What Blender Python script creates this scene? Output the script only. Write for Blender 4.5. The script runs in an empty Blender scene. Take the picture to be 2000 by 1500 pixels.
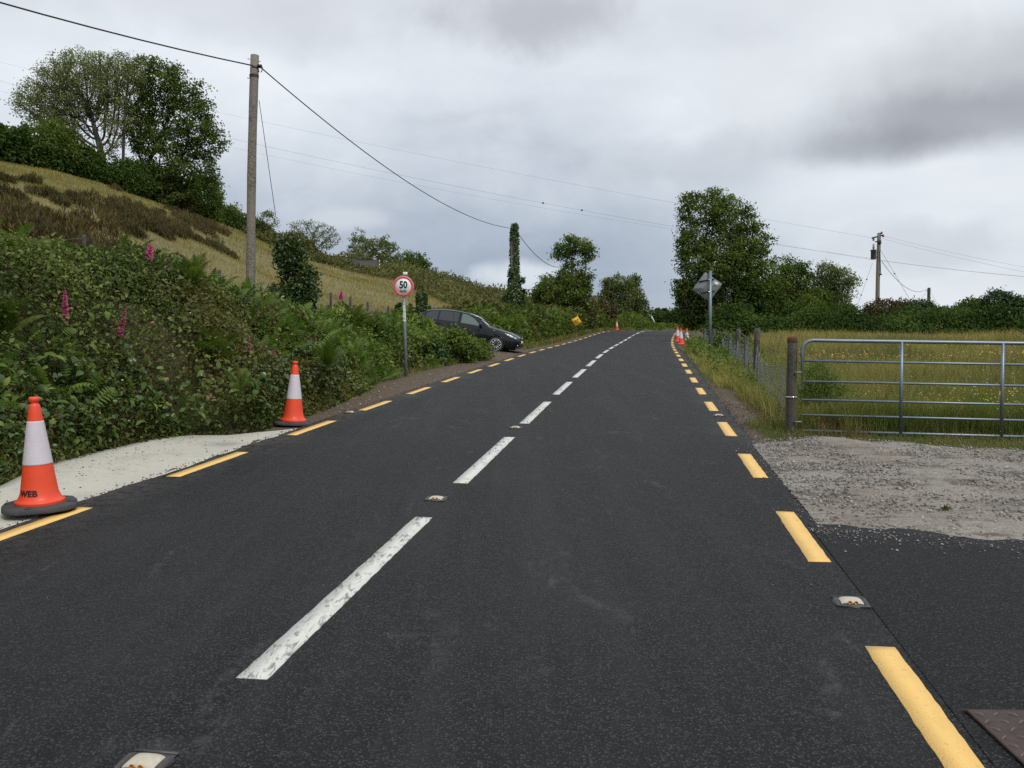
import bpy, math, random
import numpy as np
from mathutils import Vector, Matrix

SC = bpy.context.scene
RNG = np.random.default_rng(7)
random.seed(7)

# ------------------------------------------------------------------ camera
PITCH = math.radians(-1.685)
CAMZ = 1.70
FPX = 1700.0
cam_d = bpy.data.cameras.new("camera")
cam = bpy.data.objects.new("camera", cam_d)
SC.collection.objects.link(cam)
cam.location = (0, 0, CAMZ)
cam.rotation_euler = (math.radians(90) + PITCH, 0, 0)
cam_d.sensor_width = 36.0
cam_d.lens = 36.0 * FPX / 2000.0
cam_d.clip_start = 0.05
cam_d.clip_end = 6000
SC.camera = cam

# ------------------------------------------------------------------ sky
SUN_EL, SUN_AZ = math.radians(50), math.radians(148)   # azimuth from +Y: behind the camera, to the right
world = bpy.data.worlds.new("World")
SC.world = world
world.use_nodes = True
wt = world.node_tree
wt.nodes.clear()

class NB:
    """tiny node-graph builder"""
    def __init__(s, tree): s.t = tree
    def new(s, typ, **kw):
        n = s.t.nodes.new(typ)
        for k, v in kw.items(): setattr(n, k, v)
        return n
    def link(s, a, b): s.t.links.new(a, b)
    def put(s, sock, v):
        if isinstance(v, bpy.types.NodeSocket): s.link(v, sock)
        elif isinstance(v, (tuple, list)):
            v = tuple(v)
            if sock.type == 'RGBA' and len(v) == 3: v = v + (1,)
            sock.default_value = v
        elif sock.type == 'RGBA': sock.default_value = (v, v, v, 1)
        else: sock.default_value = v
    def m(s, op, a, b=None, c=None, clamp=False):
        n = s.new('ShaderNodeMath', operation=op, use_clamp=clamp)
        s.put(n.inputs[0], a)
        if b is not None: s.put(n.inputs[1], b)
        if c is not None: s.put(n.inputs[2], c)
        return n.outputs[0]
    def mix(s, f, a, b, blend='MIX'):
        n = s.new('ShaderNodeMix', data_type='RGBA', blend_type=blend)
        s.put(n.inputs[0], f); s.put(n.inputs[6], a); s.put(n.inputs[7], b)
        return n.outputs[2]
    def smooth(s, v, a, b, lo=0.0, hi=1.0):
        n = s.new('ShaderNodeMapRange', interpolation_type='SMOOTHSTEP')
        s.put(n.inputs[0], v); s.put(n.inputs[1], a); s.put(n.inputs[2], b)
        s.put(n.inputs[3], lo); s.put(n.inputs[4], hi)
        return n.outputs[0]
    def noise(s, vec, scale, detail=4, rough=.55, dist=0.0):
        n = s.new('ShaderNodeTexNoise')
        if vec is not None: s.link(vec, n.inputs['Vector'])
        n.inputs['Scale'].default_value = scale
        n.inputs['Detail'].default_value = detail
        n.inputs['Roughness'].default_value = rough
        n.inputs['Distortion'].default_value = dist
        return n
    def voro(s, vec, scale, feature='F1'):
        n = s.new('ShaderNodeTexVoronoi', feature=feature)
        if vec is not None: s.link(vec, n.inputs['Vector'])
        n.inputs['Scale'].default_value = scale
        return n
    def ramp(s, v, stops, interp='LINEAR'):
        n = s.new('ShaderNodeValToRGB')
        cr = n.color_ramp; cr.interpolation = interp
        while len(cr.elements) < len(stops): cr.elements.new(0.5)
        for e, (p, c) in zip(cr.elements, stops):
            e.position = p; e.color = tuple(c) + (1,) if len(c) == 3 else c
        s.put(n.inputs[0], v)
        return n.outputs[0]

def srgb(r, g, b):
    return tuple(((c/255)/12.92 if c/255 <= .04045 else ((c/255+.055)/1.055)**2.4) for c in (r, g, b))

g = NB(wt)
out = g.new('ShaderNodeOutputWorld')
bg = g.new('ShaderNodeBackground')
sky = g.new('ShaderNodeTexSky', sky_type='NISHITA')
sky.sun_disc = False
sky.sun_elevation = SUN_EL
sky.sun_rotation = SUN_AZ
tc = g.new('ShaderNodeTexCoord')
sep = g.new('ShaderNodeSeparateXYZ'); g.link(tc.outputs['Generated'], sep.inputs[0])
dx, dy, dz = sep.outputs
az = g.m('ARCTAN2', dx, dy)
el = g.m('ARCSINE', dz)
# cloud-deck coordinates: the direction carried up to a flat layer
den = g.m('ADD', g.m('MAXIMUM', dz, 0.0), 0.22)
cv = g.new('ShaderNodeCombineXYZ')
g.put(cv.inputs[0], g.m('DIVIDE', dx, den)); g.put(cv.inputs[1], g.m('DIVIDE', dy, den)); g.put(cv.inputs[2], 0.35)
n1 = g.noise(cv.outputs[0], 1.35, 6, .5, .35).outputs[0]
n2 = g.noise(cv.outputs[0], 3.6, 6, .55, .2).outputs[0]
ndir = g.noise(tc.outputs['Generated'], 7.0, 7, .58, .25).outputs[0]
nfine = g.noise(tc.outputs['Generated'], 19.0, 5, .55, .15).outputs[0]
deck = g.m('ADD', g.m('MULTIPLY', n1, .65), g.m('MULTIPLY', n2, .35))
K = 10.0      # the Background strength below is 0.1
EV = .2
def C(r, gg, b): return tuple(v*K/2**EV for v in srgb(r, gg, b))
cloud = g.ramp(deck, [(.28, srgb(184, 190, 199)), (.42, srgb(212, 217, 224)), (.54, srgb(224, 229, 234)), (.74, srgb(240, 243, 246))])
cloud = g.mix(1.0, cloud, (K, K, K), 'MULTIPLY')
# slate-blue rain air low over the hills, mostly ahead and to the left
low = g.m('MULTIPLY', g.smooth(g.m('ADD', el, g.m('MULTIPLY', g.m('SUBTRACT', ndir, .5), .16)), .06, .33, 1, 0),
          g.smooth(g.m('ABSOLUTE', g.m('ADD', az, .12)), .18, .62, 1, .12))
cloud = g.mix(g.m('MULTIPLY', low, .84), cloud, C(140, 156, 177))
# brighter, thinner deck to the right
rb = g.m('MULTIPLY', g.smooth(az, .15, .6), g.smooth(el, .62, .1, .35, 1))
cloud = g.mix(g.m('MULTIPLY', rb, .45), cloud, C(226, 231, 236))
def blob(px, py, rx, ry, soft=.9, amp=.9, warp=.75):
    a0 = math.atan((px-1000)/FPX)
    e0 = math.atan((750-py)/FPX) + PITCH
    ra, re = rx/FPX, ry/FPX
    u = g.m('DIVIDE', g.m('SUBTRACT', az, a0), ra)
    v = g.m('DIVIDE', g.m('SUBTRACT', el, e0), re)
    d = g.m('SQRT', g.m('ADD', g.m('MULTIPLY', u, u), g.m('MULTIPLY', v, v)))
    d = g.m('ADD', d, g.m('MULTIPLY', g.m('SUBTRACT', ndir, .5), warp*3.0))
    d = g.m('ADD', d, g.m('MULTIPLY', g.m('SUBTRACT', nfine, .5), warp*1.6))
    return g.m('MULTIPLY', g.smooth(d, 1.0-soft*.5, 1.0+soft*.5, 1, 0), amp)
cloud = g.mix(blob(1560, 190, 260, 150, 1.3, .35), cloud, C(232, 236, 240))
cloud = g.mix(blob(2020, 215, 270, 72, 1.4, .60, .35), cloud, C(170, 173, 179))
cloud = g.mix(blob(1880, 285, 250, 52, 1.2, .64, .32), cloud, C(146, 149, 156))
cloud = g.mix(blob(1700, 318, 135, 30, 1.4, .50, .35), cloud, C(136, 139, 147))
cloud = g.mix(blob(1480, 210, 60, 120, 1.6, .30, .6), cloud, C(236, 239, 243))
cloud = g.mix(blob(1250, 60, 420, 40, 1.6, .12, .8), cloud, C(190, 194, 203))
cloud = g.mix(blob(1040, 20, 150, 55, 1.2, .55), cloud, C(172, 174, 181))
cloud = g.mix(blob(1330, 330, 160, 45, 1.3, .35), cloud, C(176, 181, 190))
cloud = g.mix(blob(400, 45, 300, 60, 1.3, .30), cloud, C(190, 192, 202))
cloud = g.mix(blob(1800, 500, 130, 40, 1.2, .40), cloud, C(184, 189, 197))
cloud = g.mix(blob(675, 432, 70, 20, 1.2, .75, .8), cloud, C(214, 219, 226))
cloud = g.mix(blob(1030, 540, 85, 25, 1.0, .9, .7), cloud, C(222, 229, 236))
cloud = g.mix(blob(1900, 610, 150, 40, .9, .6), cloud, C(232, 236, 242))
mixed = g.mix(.93, sky.outputs[0], cloud)
# below the horizon the dome takes the colour of dim land
mixed = g.mix(g.smooth(dz, -.06, -.005, 1, 0), mixed, (.9, .95, .8))
g.link(mixed, bg.inputs[0])
bg.inputs[1].default_value = 0.1
g.link(bg.outputs[0], out.inputs[0])

# ------------------------------------------------------------------ sun (behind cloud)
sd = bpy.data.lights.new("sun", 'SUN')
sd.energy = 1.5
sd.angle = math.radians(14)
sd.color = (1.0, .965, .91)
so = bpy.data.objects.new("sun", sd)
SC.collection.objects.link(so)
sdir = Vector((math.sin(SUN_AZ)*math.cos(SUN_EL), -math.cos(SUN_AZ)*math.cos(SUN_EL)*.35 + 0, math.sin(SUN_EL)))
sdir = Vector((math.sin(SUN_AZ)*math.cos(SUN_EL), math.cos(SUN_AZ)*math.cos(SUN_EL), math.sin(SUN_EL)))
so.rotation_euler = sdir.to_track_quat('Z', 'Y').to_euler()
so.location = (0, 0, 60)

vs = SC.view_settings
vs.view_transform = 'Standard'
try: vs.look = 'None'
except Exception: pass
vs.exposure = EV
vs.gamma = 1.0
vs.use_curve_mapping = False
SC.display_settings.display_device = 'sRGB'
SC.render.engine = 'CYCLES'
cy = SC.cycles
cy.max_bounces = 6; cy.diffuse_bounces = 3; cy.glossy_bounces = 3
cy.transmission_bounces = 4; cy.transparent_max_bounces = 6
cy.caustics_reflective = False; cy.caustics_refractive = False
cy.use_denoising = False

# ------------------------------------------------------------------ scene bookkeeping
def tag(o, label=None, cat=None, group=None, kind=None):
    if label: o['label'] = label
    if cat: o['category'] = cat
    if group: o['group'] = group
    if kind: o['kind'] = kind
    return o
def empty(name, loc=(0, 0, 0), rot=(0, 0, 0)):
    o = bpy.data.objects.new(name, None)
    o.empty_display_size = .1
    o.location = loc; o.rotation_euler = rot
    SC.collection.objects.link(o)
    return o
def copy_tree(o, parent=None):
    c = o.copy(); SC.collection.objects.link(c)
    if parent: c.parent = parent
    for ch in list(o.children): copy_tree(ch, c)
    return c

def unit(v):
    return v / np.maximum(np.linalg.norm(v, axis=-1, keepdims=True), 1e-9)

class MB:
    """collects triangles and quads (with a per-vertex tint), links them as ONE mesh object"""
    def __init__(s): s.V = []; s.T = []; s.Q = []; s.tint = []; s.n = 0
    def add(s, V, T=None, Q=None, tint=.5):
        V = np.asarray(V, float).reshape(-1, 3)
        s.V.append(V)
        if T is not None and len(T): s.T.append(np.asarray(T, np.int64).reshape(-1, 3) + s.n)
        if Q is not None and len(Q): s.Q.append(np.asarray(Q, np.int64).reshape(-1, 4) + s.n)
        s.tint.append(np.broadcast_to(np.asarray(tint, float), (len(V),)) if np.ndim(tint) == 0 else np.asarray(tint, float))
        s.n += len(V)
        return s
    def build(s, name, mat, parent=None, smooth=False, tint=False, loc=None, rot=None):
        me = bpy.data.meshes.new(name)
        V = np.concatenate(s.V)
        T = np.concatenate(s.T) if s.T else np.zeros((0, 3), np.int64)
        Q = np.concatenate(s.Q) if s.Q else np.zeros((0, 4), np.int64)
        me.vertices.add(len(V)); me.vertices.foreach_set('co', V.astype(np.float32).ravel())
        idx = np.concatenate([T.ravel(), Q.ravel()]).astype(np.int32)
        me.loops.add(len(idx)); me.loops.foreach_set('vertex_index', idx)
        st = np.concatenate([np.arange(len(T))*3, len(T)*3 + np.arange(len(Q))*4]).astype(np.int32)
        me.polygons.add(len(st)); me.polygons.foreach_set('loop_start', st)
        me.update(calc_edges=True)
        if smooth: me.polygons.foreach_set('use_smooth', np.ones(len(st), bool))
        if tint:
            a = me.attributes.new('tint', 'FLOAT', 'POINT')
            a.data.foreach_set('value', np.concatenate(s.tint).astype(np.float32))
        me.validate(clean_customdata=False)
        if mat is not None: me.materials.append(mat)
        o = bpy.data.objects.new(name, me)
        SC.collection.objects.link(o)
        if parent is not None: o.parent = parent
        if loc is not None: o.location = loc
        if rot is not None: o.rotation_euler = rot
        return o
    # shapes
    def box(s, c, size, rot=None, tint=.5, bevel=0):
        cx, cy_, cz = c; sx, sy, sz = [v/2 for v in size]
        if bevel:
            b = bevel
            P = []
            for z, i in ((-sz, b), (-sz+b, 0), (sz-b, 0), (sz, b)):
                for x, y in ((-1, -1), (1, -1), (1, 1), (-1, 1)):
                    # cut corners: two points per corner
                    P.append((x*(sx-i-b), y*(sy-i), z)); P.append((x*(sx-i), y*(sy-i-b), z))
            P = np.array(P)
            # order each ring around
            order = [1, 0, 2, 3, 5, 4, 6, 7]
            order = [0, 2, 3, 5, 4, 6, 7, 1]
            P = P.reshape(4, 8, 3)[:, order].reshape(-1, 3)
            Q = [(r*8+k, r*8+(k+1) % 8, (r+1)*8+(k+1) % 8, (r+1)*8+k) for r in range(3) for k in range(8)]
            T = [(0, k+1, k) for k in range(1, 7)] + [(24, 24+k, 24+k+1) for k in range(1, 7)]
        else:
            P = np.array([(x, y, z) for z in (-sz, sz) for x, y in ((-sx, -sy), (sx, -sy), (sx, sy), (-sx, sy))])
            Q = [(3, 2, 1, 0), (4, 5, 6, 7), (0, 1, 5, 4), (1, 2, 6, 5), (2, 3, 7, 6), (3, 0, 4, 7)]; T = None
        if rot is not None: P = P @ np.array(rot).T
        return s.add(P + np.array([cx, cy_, cz]), T, Q, tint)
    def tube(s, pts, r, sides=8, cap=True, tint=.5):
        pts = np.asarray(pts, float); n = len(pts)
        r = np.broadcast_to(np.asarray(r, float), (n,))
        d = np.gradient(pts, axis=0); d = unit(d)
        ref = np.array([0, 0, 1.0]) if abs(d[:, 2]).mean() < .8 else np.array([1.0, 0, 0])
        a = unit(np.cross(d, ref)); b = np.cross(d, a)
        th = np.arange(sides)/sides*2*math.pi
        V = pts[:, None] + r[:, None, None]*(np.cos(th)[None, :, None]*a[:, None] + np.sin(th)[None, :, None]*b[:, None])
        V = V.reshape(-1, 3)
        i = np.arange(n-1)[:, None]*sides; k = np.arange(sides)[None]; k2 = (k+1) % sides
        Q = np.stack([i+k, i+sides+k, i+sides+k2, i+k2], -1).reshape(-1, 4)
        T = None
        if cap:
            V = np.vstack([V, pts[:1], pts[-1:]]); c0 = n*sides; e = (n-1)*sides
            T = [(c0, j, (j+1) % sides) for j in range(sides)] + [(c0+1, e+(j+1) % sides, e+j) for j in range(sides)]
        return s.add(V, T, Q, tint)
    def lathe(s, prof, c=(0, 0, 0), sides=24, axis='z', tint=.5):
        prof = np.asarray(prof, float); n = len(prof)
        th = np.arange(sides)/sides*2*math.pi
        V = np.stack([prof[:, None, 0]*np.cos(th), prof[:, None, 0]*np.sin(th), np.broadcast_to(prof[:, None, 1], (n, sides))], -1).reshape(-1, 3)
        if axis == 'y': V = V[:, [0, 2, 1]] * np.array([1, 1, -1])
        if axis == 'x': V = V[:, [2, 0, 1]]
        i = np.arange(n-1)[:, None]*sides; k = np.arange(sides)[None]; k2 = (k+1) % sides
        Q = np.stack([i+k, i+k2, i+sides+k2, i+sides+k], -1).reshape(-1, 4)
        return s.add(V + np.array(c), None, Q, tint)
    def prism(s, poly, z0, z1, tint=.5):
        """convex-ish polygon (x,y) extruded z0..z1"""
        n = len(poly); P = np.array([(x, y, z) for z in (z0, z1) for x, y in poly])
        c = np.array(poly).mean(0)
        P = np.vstack([P, [(c[0], c[1], z0), (c[0], c[1], z1)]])
        Q = [(k, (k+1) % n, n+(k+1) % n, n+k) for k in range(n)]
        T = [(2*n, (k+1) % n, k) for k in range(n)] + [(2*n+1, n+k, n+(k+1) % n) for k in range(n)]
        return s.add(P, T, Q, tint)

# ------------------------------------------------------------------ value noise (numpy)
_L = np.random.default_rng(3).random((256, 256))
def vnoise(x, y):
    x = np.asarray(x, float); y = np.asarray(y, float)
    xi = np.floor(x).astype(int); yi = np.floor(y).astype(int)
    fx = x-xi; fy = y-yi
    fx = fx*fx*(3-2*fx); fy = fy*fy*(3-2*fy)
    a = _L[xi % 256, yi % 256]; b = _L[(xi+1) % 256, yi % 256]
    c = _L[xi % 256, (yi+1) % 256]; d = _L[(xi+1) % 256, (yi+1) % 256]
    return (a*(1-fx)+b*fx)*(1-fy) + (c*(1-fx)+d*fx)*fy
def fbm(x, y, o=3):
    s = 0; a = .5; t = 0
    for k in range(o):
        s = s + a*vnoise(x*2**k+17*k, y*2**k+31*k); t += a; a *= .5
    return s/t
def sstep(x, a, b):
    t = np.clip((np.asarray(x, float)-a)/(b-a), 0, 1)
    return t*t*(3-2*t)

# ------------------------------------------------------------------ lie of the land
CL = np.array([(-11, -60), (-6.2, -30), (-3.3, -10), (-1.83, 0), (-0.35, 9.8), (0.59, 16.0), (1.56, 22.2), (2.51, 28.1), (3.45, 34.1),
               (4.42, 40), (5.43, 46), (6.5, 52), (7.55, 57.6), (8.7, 63.5), (9.95, 69.5), (11.3, 75.4), (13.2, 81.2),
               (16.2, 86.3), (20.5, 90.6), (26, 94), (34, 96.8), (60, 101), (120, 103), (200, 101)], float)
def _resample(P, step=.5):
    s = np.r_[0, np.cumsum(np.linalg.norm(np.diff(P, axis=0), axis=1))]
    S = np.arange(0, s[-1], step)
    Q = np.stack([np.interp(S, s, P[:, 0]), np.interp(S, s, P[:, 1])], 1)
    k = np.ones(13)/13
    for _ in range(2):
        R = Q.copy()
        for j in (0, 1): R[6:-6, j] = np.convolve(Q[:, j], k, 'valid')
        Q = R
    s = np.r_[0, np.cumsum(np.linalg.norm(np.diff(Q, axis=0), axis=1))]
    return Q, s
CLP, CLS = _resample(CL)
CLT = unit(np.gradient(CLP, axis=0))
def road_pt(s, t):
    s = np.asarray(s, float); t = np.asarray(t, float)
    x = np.interp(s, CLS, CLP[:, 0]); y = np.interp(s, CLS, CLP[:, 1])
    tx = np.interp(s, CLS, CLT[:, 0]); ty = np.interp(s, CLS, CLT[:, 1])
    return x + ty*t, y - tx*t
def s_of_Y(Y): return np.interp(Y, CLP[:, 1], CLS)      # valid up to the bend
def Xc(Y): return np.interp(Y, CLP[:, 1], CLP[:, 0])
def st(X, Y):
    X = np.atleast_1d(np.asarray(X, float)); Y = np.atleast_1d(np.asarray(Y, float))
    sh = X.shape; X = X.ravel(); Y = Y.ravel()
    S = np.empty_like(X); T = np.empty_like(X)
    P = CLP[::2]; A = P[:-1]; B = P[1:]; AB = B-A; L2 = (AB**2).sum(1)
    for i in range(0, len(X), 20000):
        x = X[i:i+20000, None]; y = Y[i:i+20000, None]
        u = np.clip(((x-A[:, 0])*AB[:, 0]+(y-A[:, 1])*AB[:, 1])/L2, 0, 1)
        qx = A[:, 0]+u*AB[:, 0]; qy = A[:, 1]+u*AB[:, 1]
        d = (x-qx)**2+(y-qy)**2
        k = d.argmin(1); r = np.arange(len(k))
        cr = AB[k, 0]*(y[:, 0]-A[k, 1]) - AB[k, 1]*(x[:, 0]-A[k, 0])
        T[i:i+20000] = np.sqrt(d[r, k])*np.where(cr > 0, -1, 1)
        s0 = CLS[::2]
        S[i:i+20000] = s0[k] + u[r, k]*np.sqrt(L2[k])
    return S.reshape(sh), T.reshape(sh)
_fy = np.arange(-80, 400, .5)
_fs = np.where(_fy < 77, .054, np.where(_fy < 90, .034, np.where(_fy < 110, .0, -.01)))
_fz = np.cumsum(_fs)*.5; _fz -= np.interp(0, _fy, _fz)
_fz = np.convolve(np.pad(_fz, 6, 'edge'), np.ones(13)/13, 'valid')
def froad(Y):
    Y = np.asarray(Y, float)
    dip = np.where((Y > 30) & (Y < 80), .15*np.sin(np.pi*(Y-30)/50)**2, 0)
    return np.interp(Y, _fy, _fz) - dip
# ridge of the hill on the left: (column in the 2000 px frame, distance, row)
RIDGE = np.array([(-1600, 38, 100), (-600, 46, 215), (0, 55, 322), (100, 58, 338), (200, 62, 362), (300, 68, 392), (400, 76, 425), (480, 84, 455),
                  (533, 90, 478), (600, 98, 500), (653, 106, 515), (700, 115, 528), (767, 125, 542), (850, 140, 556),
                  (900, 150, 568), (960, 160, 585), (1020, 170, 600), (1080, 180, 612), (1150, 190, 632), (1200, 200, 648), (1400, 220, 660)], float)
RR = (RIDGE[:, 0]-1000)/FPX
RD = RIDGE[:, 1]
RZ = CAMZ + RD*((750-RIDGE[:, 2])/FPX + math.tan(PITCH))
def bankh(Y):
    return np.interp(Y, [-10, 12, 15, 17.5, 20, 24, 28, 36, 50, 65, 100], [1.95, 1.92, 1.65, 1.22, .85, .80, .85, .75, .8, .9, .7])
def foot(Y):       # where the bank starts, left of the centreline
    return np.interp(Y, [-20, 8, 11, 12.0, 12.5, 15, 18.5, 21.5, 25, 29, 33, 40, 60, 90], [4.85, 4.7, 4.75, 4.5, 3.75, 3.8, 4.2, 4.8, 4.8, 4.6, 4.5, 4.3, 4.2, 4.1])
def _yb(r):
    ys = np.arange(1, 140, .25)
    u = (Xc(ys)-r*ys)*.985
    k = np.argmax(u > 6.8)
    return ys[k] if u.max() > 6.8 else 139.0
RB = np.array([_yb(r) for r in RR])
def H(X, Y, ST=None):
    X = np.atleast_1d(np.asarray(X, float)); Y = np.atleast_1d(np.asarray(Y, float))
    S, T = st(X, Y) if ST is None else ST
    f = froad(Y)
    u = -T
    # right side: level field
    zr = np.where(Y > 62, f - np.clip((Y-62)*.02, 0, 3)*sstep(T, 8, 25), f)
    und = (fbm(X*.12+5, Y*.12, 2)-.5)*.35*sstep(T, 5, 12)*sstep(Y, 13, 18) - .08*(1-sstep(Y, 11.4, 12.6))*sstep(T, 3.2, 3.5)
    zr = zr + und - .03*sstep(T, 3.2, 3.5) - .10*sstep(T, 3.6, 4.6)*(Y > 13) + (fbm(X*1.7, Y*1.7, 2)-.5)*.08*sstep(T, 3.3, 3.9)*sstep(Y, 11.6, 13)
    # left side: bank, then the hill
    fo = foot(Y); b = bankh(Y)
    gap = sstep(Y, 30.5, 34.0)*(1-sstep(Y, 38.2, 39.8))
    bank = b*sstep(u, fo, fo+1.9)
    ramp = .115*np.clip(u-3.3, 0, 6)
    near = f + bank*(1-gap) + ramp*gap - .02*sstep(u, 3.1, 3.4) - .07*(1-sstep(Y, 11.8, 12.8))*sstep(u, 3.1, 3.4)*(1-sstep(u, 4.8, 5.4))
    Yp = np.maximum(Y, np.abs(X)/1.2)
    r = np.clip(X/np.maximum(Yp, .5), RR[0], RR[-1])
    d0 = np.interp(r, RR, RB); d1 = np.interp(r, RR, RD); z1 = np.interp(r, RR, RZ)
    zb = froad(d0) + bankh(d0)
    w = (Yp-d0)/np.maximum(d1-d0, 5)
    hill = (z1-zb)*np.clip(w, 0, 1)**.92 - np.clip(Yp-d1, 0, None)*.05
    hn = (fbm(X*.09, Y*.09, 3)-.5)*1.1*np.clip(w*3, 0, 1)*np.clip((1.05-w)*3, .25, 1)
    zl = near + np.where(u > 6.8, (zb + hill - near)*sstep(u, 6.8, 10.5) + hn, 0)
    zl = np.where(w > 0, zl, near)
    far = Yp > d1
    z = np.where(T > 0, zr, zl)
    z = np.where(np.abs(T) < 3.3, f - .05*sstep(3.3-np.abs(T), 0, .25) - .01, z)
    return z
def Hs(x, y): return float(H(np.array([x]), np.array([y]))[0])
def P(px, py, D):
    """point at depth D (metres ahead) seen at column px, row py of the photograph"""
    cp, sp = math.cos(PITCH), math.sin(PITCH)
    r = (px-1000)/FPX; u = (750-py)/FPX
    yy = cp - u*sp
    k = D/yy
    return np.array([r*k, D, CAMZ + k*(sp + u*cp)])
def G(px, D, dz=0.0):
    """point standing on the ground at column px and depth D"""
    x = (px-1000)/FPX*D
    return np.array([x, D, Hs(x, D)+dz])

def hit(px, py, off=0.0, D0=3.0, D1=120.0):
    """depth at which the ray through a pixel meets the ground raised by off"""
    Ds = np.arange(D0, D1, .1); q = np.stack([P(px, py, d) for d in Ds[:1]])
    k = P(px, py, 1.0)-np.array([0, 0, CAMZ]); R = k[None]*Ds[:, None]+np.array([0, 0, CAMZ])
    m = R[:, 2] < H(R[:, 0], R[:, 1])+off
    return float(Ds[np.argmax(m)]) if m.any() else D1
# ------------------------------------------------------------------ materials
def newmat(name):
    m = bpy.data.materials.new(name); m.use_nodes = True
    m.node_tree.nodes.clear()
    b = NB(m.node_tree)
    o = b.new('ShaderNodeOutputMaterial')
    p = b.new('ShaderNodeBsdfPrincipled')
    b.link(p.outputs[0], o.inputs[0])
    b.p = p; b.o = o
    return m, b
def objco(b): return b.new('ShaderNodeTexCoord').outputs['Object']
def geopos(b): return b.new('ShaderNodeNewGeometry').outputs['Position']
def bump(b, h, strength=.3, dist=.01, nrm=None):
    n = b.new('ShaderNodeBump'); n.inputs['Strength'].default_value = strength
    n.inputs['Distance'].default_value = dist
    b.link(h, n.inputs['Height'])
    b.link(n.outputs[0], b.p.inputs['Normal'])
    return n
def plain(name, col, rough=.6, metal=0, var=.12, scale=6, spec=.5, coat=0, bumps=0.0, bscale=60):
    m, b = newmat(name)
    co = objco(b)
    n = b.noise(co, scale, 5, .6)
    c = b.mix(n.outputs[0], tuple(v*(1-var*1.6) for v in col), tuple(min(1, v*(1+var*1.6)) for v in col))
    b.put(b.p.inputs['Base Color'], c)
    b.put(b.p.inputs['Roughness'], b.m('ADD', rough-.06, b.m('MULTIPLY', n.outputs[0], .12)))
    b.p.inputs['Metallic'].default_value = metal
    b.p.inputs['Specular IOR Level'].default_value = spec
    b.p.inputs['Coat Weight'].default_value = coat
    b.p.inputs['Coat Roughness'].default_value = .04
    if bumps:
        bump(b, b.noise(co, bscale, 3).outputs[0], bumps, .004)
    return m
LK = {'bramble_leaves': 2.0, 'broad_weeds': 1.8, 'bracken': 1.5, 'fern_green': .85, 'verge_grass': 1.5, 'meadow_grass': 2.0, 'hill_grass': 1.7, 'rushes': 1.7,
      'dark_tree_leaves': 1.65, 'green_tree_leaves': 1.7, 'pale_tree_leaves': 1.65, 'olive_leaves': 1.6, 'ivy_leaves': 1.6, 'brown_hedge_leaves': 1.5}
def leafmat(name, cols, rough=.42, trans=.28, patch=.8, patchcols=None, pscale=.9, spec=.4):
    """cols: three albedos, picked by each leaf's tint"""
    q = LK.get(name, 1.0); w = (1.13, 1.09, .92)
    cols = [tuple(v*q*k for v, k in zip(c, w)) for c in cols]
    if patchcols: patchcols = tuple(v*q*k for v, k in zip(patchcols, w))
    m, b = newmat(name)
    at = b.new('ShaderNodeAttribute', attribute_name='tint')
    co = geopos(b)
    n = b.noise(co, pscale, 3, .6).outputs[0]
    c = b.ramp(at.outputs['Fac'], [(0, cols[0]), (.5, cols[1]), (.92, cols[2]), (1, cols[-1])])
    if patchcols:
        c = b.mix(b.smooth(n, .48, .66, 0, patch), c, patchcols)
    b.put(b.p.inputs['Base Color'], c)
    b.p.inputs['Roughness'].default_value = rough
    b.p.inputs['Specular IOR Level'].default_value = spec
    t = b.new('ShaderNodeBsdfTranslucent')
    lt = b.mix(1.0, c, (1.25, 1.35, .7), 'MULTIPLY')
    b.put(t.inputs[0], lt)
    mx = b.new('ShaderNodeMixShader'); mx.inputs[0].default_value = trans
    b.link(b.p.outputs[0], mx.inputs[1]); b.link(t.outputs[0], mx.inputs[2])
    b.link(mx.outputs[0], b.o.inputs[0])
    return m

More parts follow.
